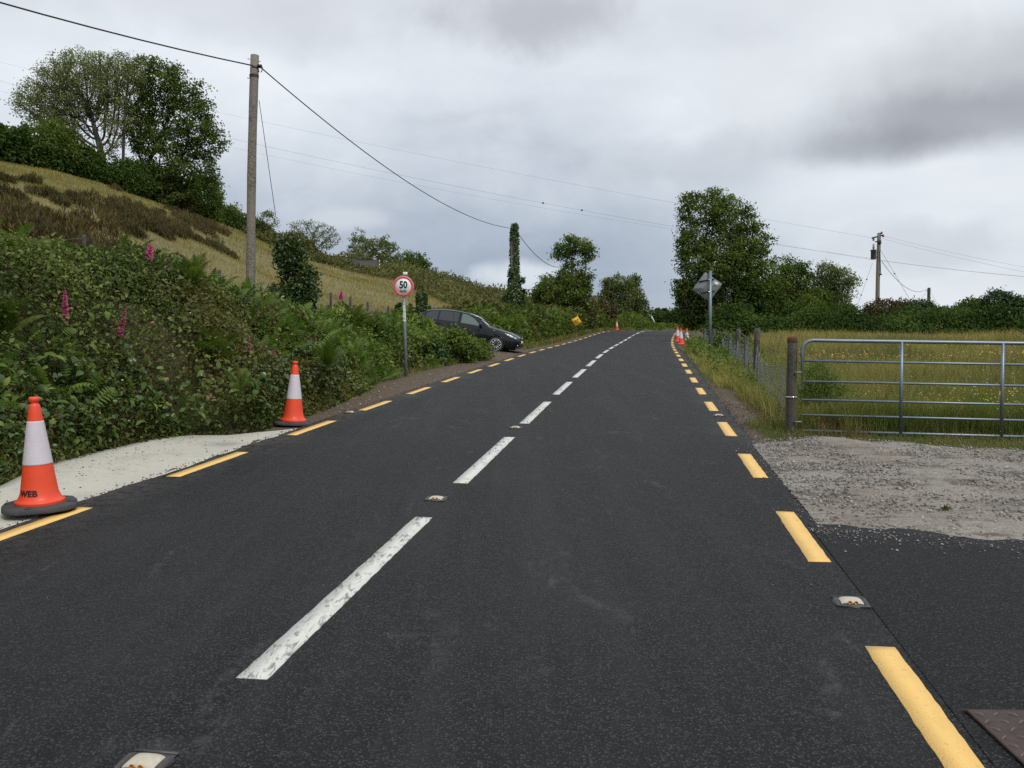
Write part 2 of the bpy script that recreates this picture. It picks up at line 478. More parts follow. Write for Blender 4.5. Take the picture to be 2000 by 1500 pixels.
def asphalt(name, base, speck, light, new=False):
    m, b = newmat(name)
    co = geopos(b)
    v = b.voro(co, 80)                                  # chippings about 10 mm
    vc = b.new('ShaderNodeSeparateColor'); b.link(v.outputs['Color'], vc.inputs[0])
    stone = b.ramp(vc.outputs[0], [(0, tuple(x*.35 for x in base)), (.42, base), (.72, tuple(x*2.1 for x in base)), (.95, speck)])
    gap = b.smooth(v.outputs['Distance'], .30, .58, 1, .12)
    c = b.mix(1.0, stone, gap, 'MULTIPLY')
    n1 = b.noise(co, .55, 5, .6).outputs[0]
    n2 = b.noise(co, 9, 4, .6).outputs[0]
    # streaks along the road
    mp = b.new('ShaderNodeMapping'); b.link(co, mp.inputs[0])
    mp.inputs['Rotation'].default_value = (0, 0, math.radians(8.6)); mp.inputs['Scale'].default_value = (2.2, .12, 1)
    n3 = b.noise(mp.outputs[0], 1.0, 5, .6, .4).outputs[0]
    dust = b.m('ADD', b.m('MULTIPLY', b.smooth(n1, .45, .75), .45), b.m('MULTIPLY', b.smooth(n3, .45, .75), .40))
    edge = b.new('ShaderNodeAttribute', attribute_name='edge').outputs['Fac']
    track = b.new('ShaderNodeAttribute', attribute_name='track').outputs['Fac']
    c = b.mix(b.m('MULTIPLY', dust, .75 if not new else .3), c, light)
    c = b.mix(b.m('MULTIPLY', track, b.m('MULTIPLY', n3, .30)), c, tuple(x*1.9 for x in base))
    c = b.mix(b.m('MULTIPLY', edge, b.smooth(b.m('ADD', b.m('MULTIPLY', n2, .6), b.m('MULTIPLY', n1, .4)), .40, .62, 0, .75)), c, (.10, .093, .082))
    c = b.mix(b.m('MULTIPLY', b.smooth(n2, .35, .75), .3), c, tuple(x*.75 for x in base))
    if not new:
        # scuffs: pale rubbed arcs and drag marks
        mp2 = b.new('ShaderNodeMapping'); b.link(co, mp2.inputs[0])
        mp2.inputs['Rotation'].default_value = (0, 0, math.radians(78)); mp2.inputs['Scale'].default_value = (1.6, .45, 1)
        s1 = b.noise(mp2.outputs[0], 1.3, 6, .72, 1.1).outputs[0]
        s = b.m('MULTIPLY', b.smooth(s1, .56, .74), b.smooth(n2, .38, .62))
        c = b.mix(b.m('MULTIPLY', s, .30), c, (.15, .145, .14))
    b.put(b.p.inputs['Base Color'], c)
    b.put(b.p.inputs['Roughness'], b.m('ADD', .62, b.m('MULTIPLY', n1, .2)))
    b.p.inputs['Specular IOR Level'].default_value = .25
    bump(b, b.m('SUBTRACT', 1, v.outputs['Distance']), .8, .008)
    return m

M = {}
M['asphalt'] = asphalt('new_asphalt', (.0190, .0190, .0202), (.066, .066, .065), (.038, .038, .039))
M['asphalt2'] = asphalt('side_asphalt', (.0125, .0125, .0145), (.055, .055, .055), (.020, .020, .022), True)

def ground_mat():
    m, b = newmat('land')
    co = geopos(b)
    dirt = b.new('ShaderNodeAttribute', attribute_name='dirt').outputs['Fac']
    hill = b.new('ShaderNodeAttribute', attribute_name='hill').outputs['Fac']
    n1 = b.noise(co, .35, 5, .6).outputs[0]; n2 = b.noise(co, 3.0, 5, .65).outputs[0]; n3 = b.noise(co, 26, 4, .6).outputs[0]
    grass = b.mix(n2, (.040, .050, .016), (.090, .085, .028))
    hg = b.mix(b.m('ADD', b.m('MULTIPLY', n1, .6), b.m('MULTIPLY', n2, .4)), (.13, .118, .052), (.25, .21, .098))
    hg = b.mix(b.smooth(n3, .35, .7, 0, .4), hg, (.14, .115, .045))
    c = b.mix(hill, grass, hg)
    so = b.mix(n3, (.045, .032, .020), (.17, .125, .085))
    so = b.mix(b.smooth(n2, .4, .65, 0, .6), so, (.13, .10, .07))
    c = b.mix(b.m('ADD', dirt, b.m('MULTIPLY', b.m('SUBTRACT', n3, .5), .35), clamp=True), c, so)
    b.put(b.p.inputs['Base Color'], c)
    b.p.inputs['Roughness'].default_value = .9
    b.p.inputs['Specular IOR Level'].default_value = .2
    bump(b, b.m('ADD', b.m('MULTIPLY', n3, .5), n2), .9, .05)
    return m
M['land'] = ground_mat()

def paint_mat(name, col, dark, wear=.4):
    m, b = newmat(name)
    co = geopos(b)
    n = b.noise(co, 14, 6, .7).outputs[0]
    mp = b.new('ShaderNodeMapping'); b.link(co, mp.inputs[0])
    mp.inputs['Scale'].default_value = (1, .3, 1); mp.inputs['Rotation'].default_value = (0, 0, 1.3)
    sc = b.noise(mp.outputs[0], 22, 5, .75, .5).outputs[0]
    big = b.noise(co, 1.6, 3, .6).outputs[0]
    pit = b.voro(co, 38).outputs['Distance']
    f = b.m('MULTIPLY', b.smooth(sc, .50, .60), b.smooth(big, .40, .52))
    spots = b.smooth(b.noise(co, 30, 3, .5).outputs[0], .66, .72)
    f = b.m('ADD', b.m('MULTIPLY', f, wear), b.m('MULTIPLY', b.m('ADD', b.smooth(pit, .16, .08), spots, clamp=True), .5), clamp=True)
    c = b.mix(f, b.mix(n, tuple(x*.9 for x in col), col), dark)
    b.put(b.p.inputs['Base Color'], c)
    b.p.inputs['Roughness'].default_value = .6
    bump(b, b.m('ADD', n, b.voro(co, 105).outputs['Distance']), .35, .003)
    return m
M['white_paint'] = paint_mat('white_road_paint', (.66, .66, .60), (.16, .155, .15), .85)
M['yellow_paint'] = paint_mat('yellow_road_paint', (.86, .545, .16), (.42, .28, .10), .14)

def grimy(name, col, rough, dirt, amt):
    m, b = newmat(name); co = objco(b)
    n1 = b.noise(co, 5, 5, .65).outputs[0]; n2 = b.noise(co, 26, 5, .7, .6).outputs[0]; n3 = b.noise(co, 90, 2).outputs[0]
    c = b.mix(n1, tuple(v*.9 for v in col), tuple(min(1, v*1.08) for v in col))
    f = b.m('MULTIPLY', b.smooth(n2, .50, .68), b.smooth(n1, .40, .62))
    c = b.mix(b.m('MULTIPLY', f, amt), c, dirt)
    b.put(b.p.inputs['Base Color'], c); b.put(b.p.inputs['Roughness'], b.m('ADD', rough, b.m('MULTIPLY', f, .3)))
    bump(b, b.m('ADD', n3, b.m('MULTIPLY', n1, 3)), .22, .004)
    return m
M['orange'] = grimy('scuffed_cone_orange', (.78, .078, .030), .42, (.22, .060, .035), .65)
M['sleeve'] = grimy('dirty_reflective_sleeve', (.62, .575, .62), .40, (.33, .30, .29), .6)
def concrete():
    m, b = newmat('fresh_concrete')
    co = geopos(b)
    n1 = b.noise(co, 1.2, 6, .6).outputs[0]; n2 = b.noise(co, 12, 5, .65).outputs[0]; n3 = b.noise(co, 90, 3, .6).outputs[0]
    c = b.mix(n1, (.46, .44, .375), (.57, .55, .475))
    mp = b.new('ShaderNodeMapping'); b.link(co, mp.inputs[0]); mp.inputs['Scale'].default_value = (3, .25, 1)
    st_ = b.noise(mp.outputs[0], 4, 4, .6).outputs[0]
    c = b.mix(b.smooth(st_, .5, .75, 0, .35), c, (.52, .50, .44))
    c = b.mix(b.smooth(n2, .54, .72, 0, .40), c, (.26, .23, .17))
    c = b.mix(b.smooth(b.noise(co, .9, 5, .7, .6).outputs[0], .50, .66, 0, .35), c, (.33, .31, .26))
    b.put(b.p.inputs['Base Color'], c); b.p.inputs['Roughness'].default_value = .85
    bump(b, b.m('ADD', n3, n2), .25, .006)
    return m
M['concrete'] = concrete()

def gravel_mat():
    m, b = newmat('crushed_limestone')
    co = geopos(b)
    v = b.voro(co, 42); v2 = b.voro(co, 120)
    vc = b.new('ShaderNodeSeparateColor'); b.link(v.outputs['Color'], vc.inputs[0])
    vd = b.new('ShaderNodeSeparateColor'); b.link(v2.outputs['Color'], vd.inputs[0])
    c = b.ramp(vc.outputs[0], [(0, (.12, .113, .10)), (.4, (.29, .27, .24)), (.85, (.40, .375, .34)), (1, (.55, .53, .49))])
    c2 = b.ramp(vd.outputs[0], [(0, (.11, .10, .09)), (.5, (.30, .275, .25)), (1, (.46, .43, .39))])
    c = b.mix(.5, c, c2)
    n1 = b.noise(co, 1.0, 6, .65).outputs[0]
    n2 = b.noise(co, 5.0, 5, .65).outputs[0]
    mp = b.new('ShaderNodeMapping'); b.link(co, mp.inputs[0]); mp.inputs['Scale'].default_value = (.55, 1.6, 1)
    n3 = b.noise(mp.outputs[0], 1.6, 5, .6, .4).outputs[0]
    c = b.mix(b.smooth(n2, .35, .7, 0, .55), c, (.28, .245, .205))          # trodden fines
    dk = b.m('MULTIPLY', b.smooth(n3, .50, .60), b.smooth(n2, .36, .56))
    c = b.mix(b.m('MULTIPLY', dk, .85), c, (.055, .052, .050))              # spilt bitumen chips
    c = b.mix(b.smooth(n1, .45, .68, 0, .6), c, (.17, .135, .105))
    c = b.mix(.30, c, (.17, .138, .108))
    b.put(b.p.inputs['Base Color'], c); b.p.inputs['Roughness'].default_value = .9
    b.p.inputs['Specular IOR Level'].default_value = .25
    bump(b, b.m('SUBTRACT', b.m('ADD', n2, .5), v.outputs['Distance']), .8, .015)
    return m
M['gravel'] = gravel_mat()

M['galv'] = plain('galvanised_steel', (.20, .24, .285), .45, .75, .18, 9)
M['galv_dull'] = plain('weathered_galvanised', (.20, .225, .25), .6, .45, .15, 14)
M['alu'] = plain('sign_back_aluminium', (.25, .28, .28), .85, 0, .06, 3)
M['black_metal'] = plain('dark_rail', (.02, .02, .02), .5)
M['white_sign'] = plain('white_sign_face', (.74, .77, .75), .4, 0, .03)
M['red_sign'] = plain('red_sign_border', (.72, .07, .075), .4, 0, .05)
M['ink'] = plain('black_lettering', (.012, .012, .013), .5, 0, .05)
M['yellow_sign'] = plain('yellow_sign_face', (.80, .42, .02), .4, 0, .05)
M['orange'] = plain('cone_orange_plastic', (.78, .075, .028), .42, 0, .10, 5, .4)
M['sleeve'] = plain('cone_reflective_sleeve', (.62, .57, .62), .38, 0, .10, 7, .5, 0, .25, 45)
M['cone_base'] = plain('recycled_rubber', (.060, .060, .062), .85, 0, .35, 12, .3, 0, .6, 90)
M['rubber_white'] = plain('stud_rubber', (.50, .45, .36), .6, 0, .18, 30)
M['iron'] = plain('cast_iron', (.10, .095, .095), .55, .6, .3, 40)
M['amber'] = plain('stud_reflector', (.55, .22, .02), .15, 0, .1)
M['bitumen'] = plain('poured_bitumen', (.011, .011, .013), .42, 0, .2, 30)
M['rust'] = plain('rusty_steel', (.075, .052, .045), .7, .3, .5, 9, .4, 0, .3, 50)
M['car_paint'] = plain('black_car_paint', (.006, .007, .011), .28, 0, .05, 2, .2, .5)
M['car_glass'] = plain('dark_car_glass', (.012, .014, .016), .06, 0, .02, 2, .7, .6)
M['clear_glass'] = plain('green_car_glass', (.075, .12, .10), .06, 0, .1, 2, .8, .6)
M['screen'] = plain('windscreen', (.10, .13, .13), .05, 0, .1, 2, 1, 1)
M['tyre'] = plain('tyre_rubber', (.016, .016, .016), .8, 0, .2, 9)
M['alloy'] = plain('alloy_wheel', (.62, .62, .63), .28, .85, .06)
M['lamp_glass'] = plain('headlamp', (.55, .58, .60), .08, .3, .2, 25, .8, 1)
M['plastic'] = plain('black_trim', (.012, .012, .012), .55)
M['plate'] = plain('number_plate', (.65, .65, .62), .4)
M['chrome'] = plain('chrome', (.7, .7, .7), .15, .9, .03)
M['slate'] = plain('roof_slate', (.055, .050, .058), .95, 0, .2, 5)
M['whitewash'] = plain('whitewash', (.62, .62, .58), .8, 0, .08)
M['stonewall'] = plain('rubble_wall', (.13, .12, .11), .9, 0, .4, 4)
M['wire'] = plain('black_cable', (.012, .012, .013), .5)
M['steelwire'] = plain('grey_wire', (.17, .185, .19), .6, .1)
M['worn_steel'] = plain('worn_steel_tread', (.13, .105, .092), .55, .4, .2, 30)
M['faint_wire'] = plain('aluminium_wire', (.42, .45, .48), .6, .1)
M['porcelain'] = plain('insulator', (.05, .035, .035), .25)
M['tx_grey'] = plain('transformer_tank', (.085, .08, .085), .55, .2, .2, 6)

def wood_mat(name, a, bcol, dark, lichen=None):
    m, b = newmat(name)
    co = objco(b)
    mp = b.new('ShaderNodeMapping'); b.link(co, mp.inputs[0]); mp.inputs['Scale'].default_value = (9, 9, .55)
    n = b.noise(mp.outputs[0], 3, 6, .7, .3).outputs[0]
    n2 = b.noise(co, 2.2, 5, .65).outputs[0]; n3 = b.noise(co, 16, 5, .65).outputs[0]
    c = b.mix(n, a, bcol)
    c = b.mix(b.smooth(b.m('ADD', b.m('MULTIPLY', n2, .35), b.m('MULTIPLY', n3, .65)), .47, .56, 0, .9), c, dark)
    if lichen: c = b.mix(b.smooth(b.m('ADD', n3, b.m('MULTIPLY', n2, .25)), .66, .74, 0, .8), c, lichen)
    b.put(b.p.inputs['Base Color'], c); b.p.inputs['Roughness'].default_value = .9
    bump(b, b.m('ADD', n, n3), .7, .012)
    return m
M['pole_wood'] = wood_mat('weathered_pole', (.145, .125, .10), (.27, .24, .20), (.045, .040, .032), (.33, .33, .27))
M['post_wood'] = wood_mat('fence_post_wood', (.055, .046, .038), (.10, .088, .076), (.028, .02, .015), (.10, .10, .085))
M['bark'] = wood_mat('bark', (.045, .038, .030), (.085, .075, .06), (.028, .03, .018))
M['pale_bark'] = wood_mat('pale_bark', (.11, .10, .085), (.20, .19, .165), (.05, .05, .035))
M['stem'] = plain('woody_stems', (.07, .05, .032), .8, 0, .3)

M['bramble'] = leafmat('bramble_leaves', [(.018, .028, .009), (.040, .057, .017), (.088, .104, .038)], .6, .26, .6, (.075, .060, .026), .42, .2)
M['weed'] = leafmat('broad_weeds', [(.028, .048, .012), (.058, .090, .022), (.12, .15, .042)], .6, .3, .4, (.052, .085, .018), .9, .2)
M['bracken'] = leafmat('bracken', [(.030, .058, .012), (.060, .105, .022), (.10, .14, .034)], .55, .35, .5, (.050, .080, .022), .7, .25)
M['fern'] = leafmat('fern_green', [(.045, .085, .014), (.080, .135, .022), (.13, .18, .035)], .5, .35, .3, (.09, .12, .02), 2, .25)
M['grass'] = leafmat('verge_grass', [(.040, .070, .018), (.085, .105, .030), (.20, .16, .065)], .55, .3, .6, (.14, .105, .045), 1.6, .3)
M['meadow'] = leafmat('meadow_grass', [(.052, .070, .020), (.105, .112, .036), (.22, .175, .082)], .6, .3, .7, (.15, .125, .05), .35, .2)
M['hillgrass'] = leafmat('hill_grass', [(.078, .078, .027), (.128, .115, .043), (.20, .168, .075)], .7, .25, .6, (.090, .090, .036), .22, .15)
M['rush'] = leafmat('rushes', [(.024, .022, .010), (.048, .040, .016), (.085, .065, .028)], .6, .15, .5, (.05, .055, .02), .3, .2)
M['dead'] = leafmat('dead_grass', [(.10, .075, .040), (.18, .135, .07), (.27, .21, .11)], .7, .2)
M['oak'] = leafmat('dark_tree_leaves', [(.014, .028, .008), (.030, .055, .013), (.058, .090, .022)], .7, .28, .5, (.050, .080, .018), .35, .15)
M['ash'] = leafmat('pale_tree_leaves', [(.045, .062, .022), (.085, .105, .045), (.135, .155, .08)], .7, .3, .4, (.06, .085, .03), .4, .15)
M['mid'] = leafmat('green_tree_leaves', [(.022, .038, .009), (.050, .078, .017), (.095, .130, .032)], .7, .3, .5, (.055, .070, .018), .45, .15)
M['olive'] = leafmat('olive_leaves', [(.030, .036, .012), (.060, .066, .022), (.095, .10, .038)], .55, .25, .5, (.065, .050, .022), .5, .25)
M['ivy'] = leafmat('ivy_leaves', [(.011, .024, .007), (.024, .048, .011), (.050, .085, .020)], .35, .12, .3, (.035, .06, .014), .8, .5)
M['darkneedle'] = leafmat('dark_conifer', [(.010, .016, .010), (.018, .028, .016), (.03, .042, .024)], .7, .1)
M['redbrown'] = leafmat('brown_hedge_leaves', [(.026, .022, .012), (.050, .040, .022), (.085, .07, .03)], .6, .2, .5, (.03, .045, .015), .5, .2)
M['bloom'] = leafmat('foxglove_bloom', [(.40, .045, .25), (.58, .09, .38), (.70, .22, .52)], .5, .3)
M['butter'] = leafmat('yellow_petals', [(.70, .45, .02), (.80, .55, .03), (.85, .65, .08)], .5, .2)
M['whitefl'] = leafmat('white_petals', [(.6, .6, .5), (.7, .7, .6), (.75, .75, .7)], .5, .2)
def tintmat(name, stops, rough=.85):
    m, b = newmat(name)
    at = b.new('ShaderNodeAttribute', attribute_name='tint')
    n = b.noise(objco(b), 60, 3).outputs[0]
    c = b.ramp(b.m('ADD', at.outputs['Fac'], b.m('MULTIPLY', b.m('SUBTRACT', n, .5), .15)), stops)
    b.put(b.p.inputs['Base Color'], c); b.p.inputs['Roughness'].default_value = rough
    return m
M['pebble'] = tintmat('pebbles', [(0, (.06, .055, .05)), (.4, (.17, .155, .14)), (.8, (.30, .285, .26)), (1, (.48, .46, .42))])
M['crumb'] = tintmat('bitumen_crumbs', [(0, (.02, .02, .022)), (.6, (.045, .045, .05)), (1, (.20, .195, .18))])

# ------------------------------------------------------------------ ground sheet
def axis_pts(lo, hi, fine_lo, fine_hi, step, grow=1.12, cap=30):
    a = list(np.arange(fine_lo, fine_hi+1e-6, step))
    d = step; x = a[-1]
    while x < hi: d = min(d*grow, cap); x += d; a.append(x)
    d = step; x = a[0]
    while x > lo: d = min(d*grow, cap); x -= d; a.insert(0, x)
    return np.array(a)
gx = axis_pts(-1500, 1500, -16, 13, .3, 1.09, 60)
gy = axis_pts(-150, 1600, -4, 42, .3, 1.06, 60)
GX, GY = np.meshgrid(gx, gy, indexing='ij')
S_, T_ = st(GX, GY)
GZ = H(GX.ravel(), GY.ravel(), (S_.ravel(), T_.ravel())).reshape(GX.shape)
mb = MB()
nx, ny = GX.shape
i, j = np.meshgrid(np.arange(nx-1), np.arange(ny-1), indexing='ij')
a0 = (i*ny+j).ravel()
mb.add(np.stack([GX, GY, GZ], -1).reshape(-1, 3), None, np.stack([a0, a0+ny, a0+ny+1, a0+1], -1))
ground = mb.build('ground', M['land'], smooth=True)
tag(ground, 'rough verges, banks and grassy hillside around the road', None, None, 'structure')
T1, S1, Y1, X1 = T_.ravel(), S_.ravel(), GY.ravel(), GX.ravel()
u1 = -T1
jit = (fbm(X1*1.3, Y1*1.3, 2)-.5)*1.0
dl = (1-sstep(u1, foot(Y1)+.1+jit, foot(Y1)+.7+jit))*(u1 > 0)
dgap = sstep(Y1, 32.8, 34)*(1-sstep(Y1, 38.2, 39.5))*(1-sstep(u1, 7, 8.5))*(u1 > 0)
dr = ((1-sstep(T1, 3.5+jit*.5, 4.1+jit*.5))*sstep(Y1, 10, 11.5)*(1-sstep(Y1, 17, 23)) +
      (1-sstep(T1, 3.3, 4.0))*sstep(Y1, 38, 41)*(1-sstep(Y1, 56, 60)))*(T1 > 0)
dn = sstep(u1, 4.6, 4.8)*(1-sstep(u1, 6.3, 7.0))*(Y1 < 14)*.7
dirt = np.clip(np.maximum.reduce([dl, dgap, dr, dn]), 0, 1)*(Y1 < 85)
hill = np.clip(sstep(u1, 8, 12) + sstep(T1, 4.2, 6)*.55, 0, 1)
for nm, arr in (('dirt', dirt), ('hill', hill)):
    a = ground.data.attributes.new(nm, 'FLOAT', 'POINT'); a.data.foreach_set('value', arr.astype(np.float32))

# ------------------------------------------------------------------ road
LE, REd = -3.18, 3.27
s_a, s_b = s_of_Y(-25), CLS[np.searchsorted(CLP[:, 0], 60)]
ss = np.concatenate([np.arange(s_a, s_of_Y(0), .5), np.arange(s_of_Y(0), s_of_Y(24), .06), np.arange(s_of_Y(24), s_b, .4)])
def edge_noise(s, k, amp): return (fbm(s*3.1+k, s*0+k, 3)-.5)*2*amp + (fbm(s*.5+k, s*0, 2)-.5)*amp*2
tl = LE + edge_noise(ss, 3, .05); tr = REd + edge_noise(ss, 9, .05)
fr = np.array([0, 0, .01, .03, .1, .25, .5, .75, .9, .97, .99, 1, 1])
VV = []
for k, q in enumerate(fr):
    t = tl + (tr-tl)*q
    x, y = road_pt(ss, t)
    z = froad(y) + (-.09 if k in (0, len(fr)-1) else 0) - (.012 if k in (1, len(fr)-2) else 0)
    VV.append(np.stack([x, y, z], 1))
VV = np.stack(VV, 1); n, c = VV.shape[:2]
i, j = np.meshgrid(np.arange(n-1), np.arange(c-1), indexing='ij'); a0 = (i*c+j).ravel()
mb = MB().add(VV.reshape(-1, 3), None, np.stack([a0, a0+1, a0+c+1, a0+c], -1))
road = tag(mb.build('road', M['asphalt'], smooth=True), 'freshly laid dark asphalt road climbing and bending right over the crest', None, None, 'structure')

_ed = np.tile([1, 1, .95, .75, .12, 0, 0, 0, .12, .75, .95, 1, 1], n); _tk = np.tile([0, 0, 0, 0, .35, 1, .15, 1, .35, 0, 0, 0, 0], n)
_ed = _ed.reshape(n, 13).copy(); _ed[:, 7:] *= sstep(VV[:, 6, 1], 11, 13)[:, None]; _ed = _ed.ravel()
for nm, arr in (('edge', _ed), ('track', _tk)):
    a = road.data.attributes.new(nm, 'FLOAT', 'POINT'); a.data.foreach_set('value', arr.astype(np.float32))
def strip(s0, s1, tc, w, mat, name, h=.003, seed=0, step=.06):
    """one painted dash: a thin ragged slab lying on the asphalt"""
    r = np.random.default_rng(seed)
    m = max(2, int((s1-s0)/step)+1)
    s = np.linspace(s0, s1, m)
    je = (r.random((2, m))-.5)*.0065
    rows = []
    sk = (r.random(2)-.5)*.03
    for t, z, e in ((tc-w/2, -.004, 0), (tc-w/2, h, 0), (tc+w/2, h, 1), (tc+w/2, -.004, 1)):
        so_ = s.copy(); so_[0] += sk[e]; so_[-1] += sk[1-e]
        x, y = road_pt(so_, t + je[e]); rows.append(np.stack([x, y, froad(y)+z], 1))
    V = np.stack(rows, 1)
    i, j = np.meshgrid(np.arange(m-1), np.arange(3), indexing='ij'); a0 = (i*4+j).ravel()
    Q = np.stack([a0, a0+1, a0+5, a0+4], -1)
    e = (m-1)*4
    b = MB().add(V.reshape(-1, 3), None, np.vstack([Q, [[3, 2, 1, 0]], [[e, e+1, e+2, e+3]]]))
    return b.build(name, mat, road)
# white centre line, 3 m marks and 1.5 m gaps; the yellow edge marks, 1.5 m and 1.5 m
def sd_(Y): return float(s_of_Y(Y))
k0 = sd_(3.99)
seed = 1
for k in range(-3, 22):
    s0 = k0 + k*4.66
    Ystart = np.interp(s0, CLS, CLP[:, 1])
    if k < -1: continue
    L = 3.20
    strip(s0, s0+L, 0.02, .148, M['white_paint'], 'centre_line_dash', seed=seed); seed += 1
kl = sd_(8.50)
for k in range(-3, 32):
    s0 = kl + k*3.03
    strip(s0, s0+1.58, -2.98, .148, M['yellow_paint'], 'edge_line_dash', seed=seed); seed += 1
kr = sd_(8.93)+.40
for k in range(-3, 34):
    s0 = kr + k*3.03 
    strip(s0, s0+1.50, 3.00, .150, M['yellow_paint'], 'edge_line_dash', seed=seed); seed += 1

def draped(name, rowfn, ys, mat, ncol=14, dz=.012, thick=.07, label=None, step_noise=0, extra=None, zfn=None):
    """a sheet with thickness laid on the ground; rowfn(Y) -> (x0, x1)"""
    rows = []
    for y in ys:
        x0, x1 = rowfn(y)
        xs = np.linspace(x0, x1, ncol)
        rows.append(np.stack([xs, np.full(ncol, y)], 1))
    R = np.array(rows); n = len(ys)
    z = (zfn(R[..., 0], R[..., 1]) if zfn else froad(R[..., 1])) + dz
    top = np.dstack([R, z])
    V = np.concatenate([top.reshape(-1, 3), (top - np.array([0, 0, thick])).reshape(-1, 3)])
    i, j = np.meshgrid(np.arange(n-1), np.arange(ncol-1), indexing='ij'); a0 = (i*ncol+j).ravel()
    Q = [np.stack([a0, a0+1, a0+ncol+1, a0+ncol], -1)]
    N = n*ncol
    ring = list(range(ncol)) + [r*ncol+ncol-1 for r in range(1, n)] + [(n-1)*ncol+q for q in range(ncol-2, -1, -1)] + [r*ncol for r in range(n-2, 0, -1)]
    Q.append(np.array([(ring[(q+1) % len(ring)], ring[q], ring[q]+N, ring[(q+1) % len(ring)]+N) for q in range(len(ring))]))
    return MB().add(V, None, np.vstack(Q)).build(name, mat, smooth=False)
def xedge(Y, t): return Xc(Y) + t*1.012
# concrete apron left
_ay = [2.0, 8.45, 9.7, 11.0, 11.7, 12.0, 12.12, 12.5, 12.9]
_ax = [-5.6, -5.02, -5.12, -4.87, -4.72, -4.45, -3.98, -3.55, -3.02]
ys = np.concatenate([np.arange(2.0, 11.6, .12), np.arange(11.6, 12.9, .04)])
def rf(y):
    w = (fbm(np.array([y*2.0]), np.array([4.0]), 2)[0]-.5)*.06
    return np.interp(y, _ay, _ax)+w*(y < 12.4), xedge(y, LE) + .03
ap = draped('concrete_apron', rf, ys, M['concrete'], 12, dz=-.002, zfn=lambda x, y: froad(y) - .012 + .05*sstep(-(x-Xc(y)), 3.9, 5.0) - .012*sstep(-(x-Xc(y)), 3.15, 3.5))
tag(ap, 'pale fresh concrete apron beside the left edge of the road', None, None, 'structure')
# right: gravel gateway and side asphalt
def rgrav(y):
    w = (fbm(np.array([y*2.5]), np.array([8.0]), 3)[0]-.5)*.25
    return xedge(y, REd)-.06, 14.0
_gtop = lambda x: np.interp(x, [2.9, 3.3, 4.2, 6.2, 9, 14], [11.2, 11.5, 11.85, 10.75, 10.4, 10.0])
nyr, nxr = 60, 70
uu = np.linspace(0, 1, nyr); R = []
_gbot = lambda x: np.interp(x, [1.6, 2.4, 3.7, 6, 14], [6.85, 6.66, 6.28, 5.6, 4.0]) 
for q in uu:
    row = []
    for k in np.linspace(0, 1, nxr):
        # x runs from the road edge to the far right
        y = None
        x = None
        yb0, yt0 = 6.85, 11.2
        yy = yb0 + (yt0-yb0)*q
        xe = xedge(yy, REd)-.08
        x = xe + (14-xe)*k**1.3
        yb = _gbot(x) if k > 0 else yb0; yt = _gtop(x)
        yb = yb0*(1-min(1, k*8)) + _gbot(x)*min(1, k*8)
        yt = yt0*(1-min(1, k*8)) + (_gtop(x)+(fbm(np.array([x*3]), np.array([2.0]), 2)[0]-.5)*.35)*min(1, k*8)
        y = yb + (yt-yb)*q
        row.append((x, y))
    R.append(row)
R = np.array(R)
ZR = froad(R[..., 1]) - .02 + (fbm(R[..., 0]*2.1, R[..., 1]*2.1, 3)-.5)*.05*np.clip((R[..., 0]-xedge(R[..., 1], REd))*3, 0, 1)
ZR[0] -= .01; ZR[-1] -= .05
n, c = R.shape[:2]
i, j = np.meshgrid(np.arange(n-1), np.arange(c-1), indexing='ij'); a0 = (i*c+j).ravel()
gr = MB().add(np.dstack([R, ZR+.022]).reshape(-1, 3), None, np.stack([a0, a0+1, a0+c+1, a0+c], -1)).build('gravel_gateway', M['gravel'], smooth=True)
tag(gr, 'grey crushed stone gateway in front of the field gate', None, None, 'structure')
ysd = np.arange(-12, 6.9, .1)
def rside(y):
    return xedge(y, REd)-.03, 16.0
# side road surface, cut back along the gravel
rows = []
NC = 170
for q in np.linspace(0, 1, 60):
    row = []
    for k in np.linspace(0, 1, NC):
        y0 = -12 + (6.9+12)*q
        xe = xedge(y0, REd)-.16
        x = xe + (16-xe)*k**1.3
        yt = 6.9*(1-min(1, k*8)) + (_gbot(x)+.12 + (fbm(np.array([x*5]), np.array([5.0]), 4)[0]-.5)*.30)*min(1, k*8)
        row.append((x, -12 + (yt+12)*q))
    rows.append(row)
R = np.array(rows); n, c = R.shape[:2]
ZR = froad(R[..., 1]) + .004 + .012*np.sin(np.clip(R[..., 0]-2, 0, 6))
V = np.dstack([R, ZR]); i, j = np.meshgrid(np.arange(n-1), np.arange(c-1), indexing='ij'); a0 = (i*c+j).ravel()
Q = np.stack([a0, a0+1, a0+c+1, a0+c], -1)
low = V[-1].copy(); low[:, 2] -= .05
last = (n-1)*c
V2 = np.concatenate([V.reshape(-1, 3), low])
Qs = np.array([(last+k, last+k+1, n*c+k+1, n*c+k) for k in range(c-1)])
sr = MB().add(V2, None, np.vstack([Q, Qs])).build('side_road', M['asphalt2'], smooth=False)
tag(sr, 'smooth black asphalt side entrance at the right edge', None, None, 'structure')
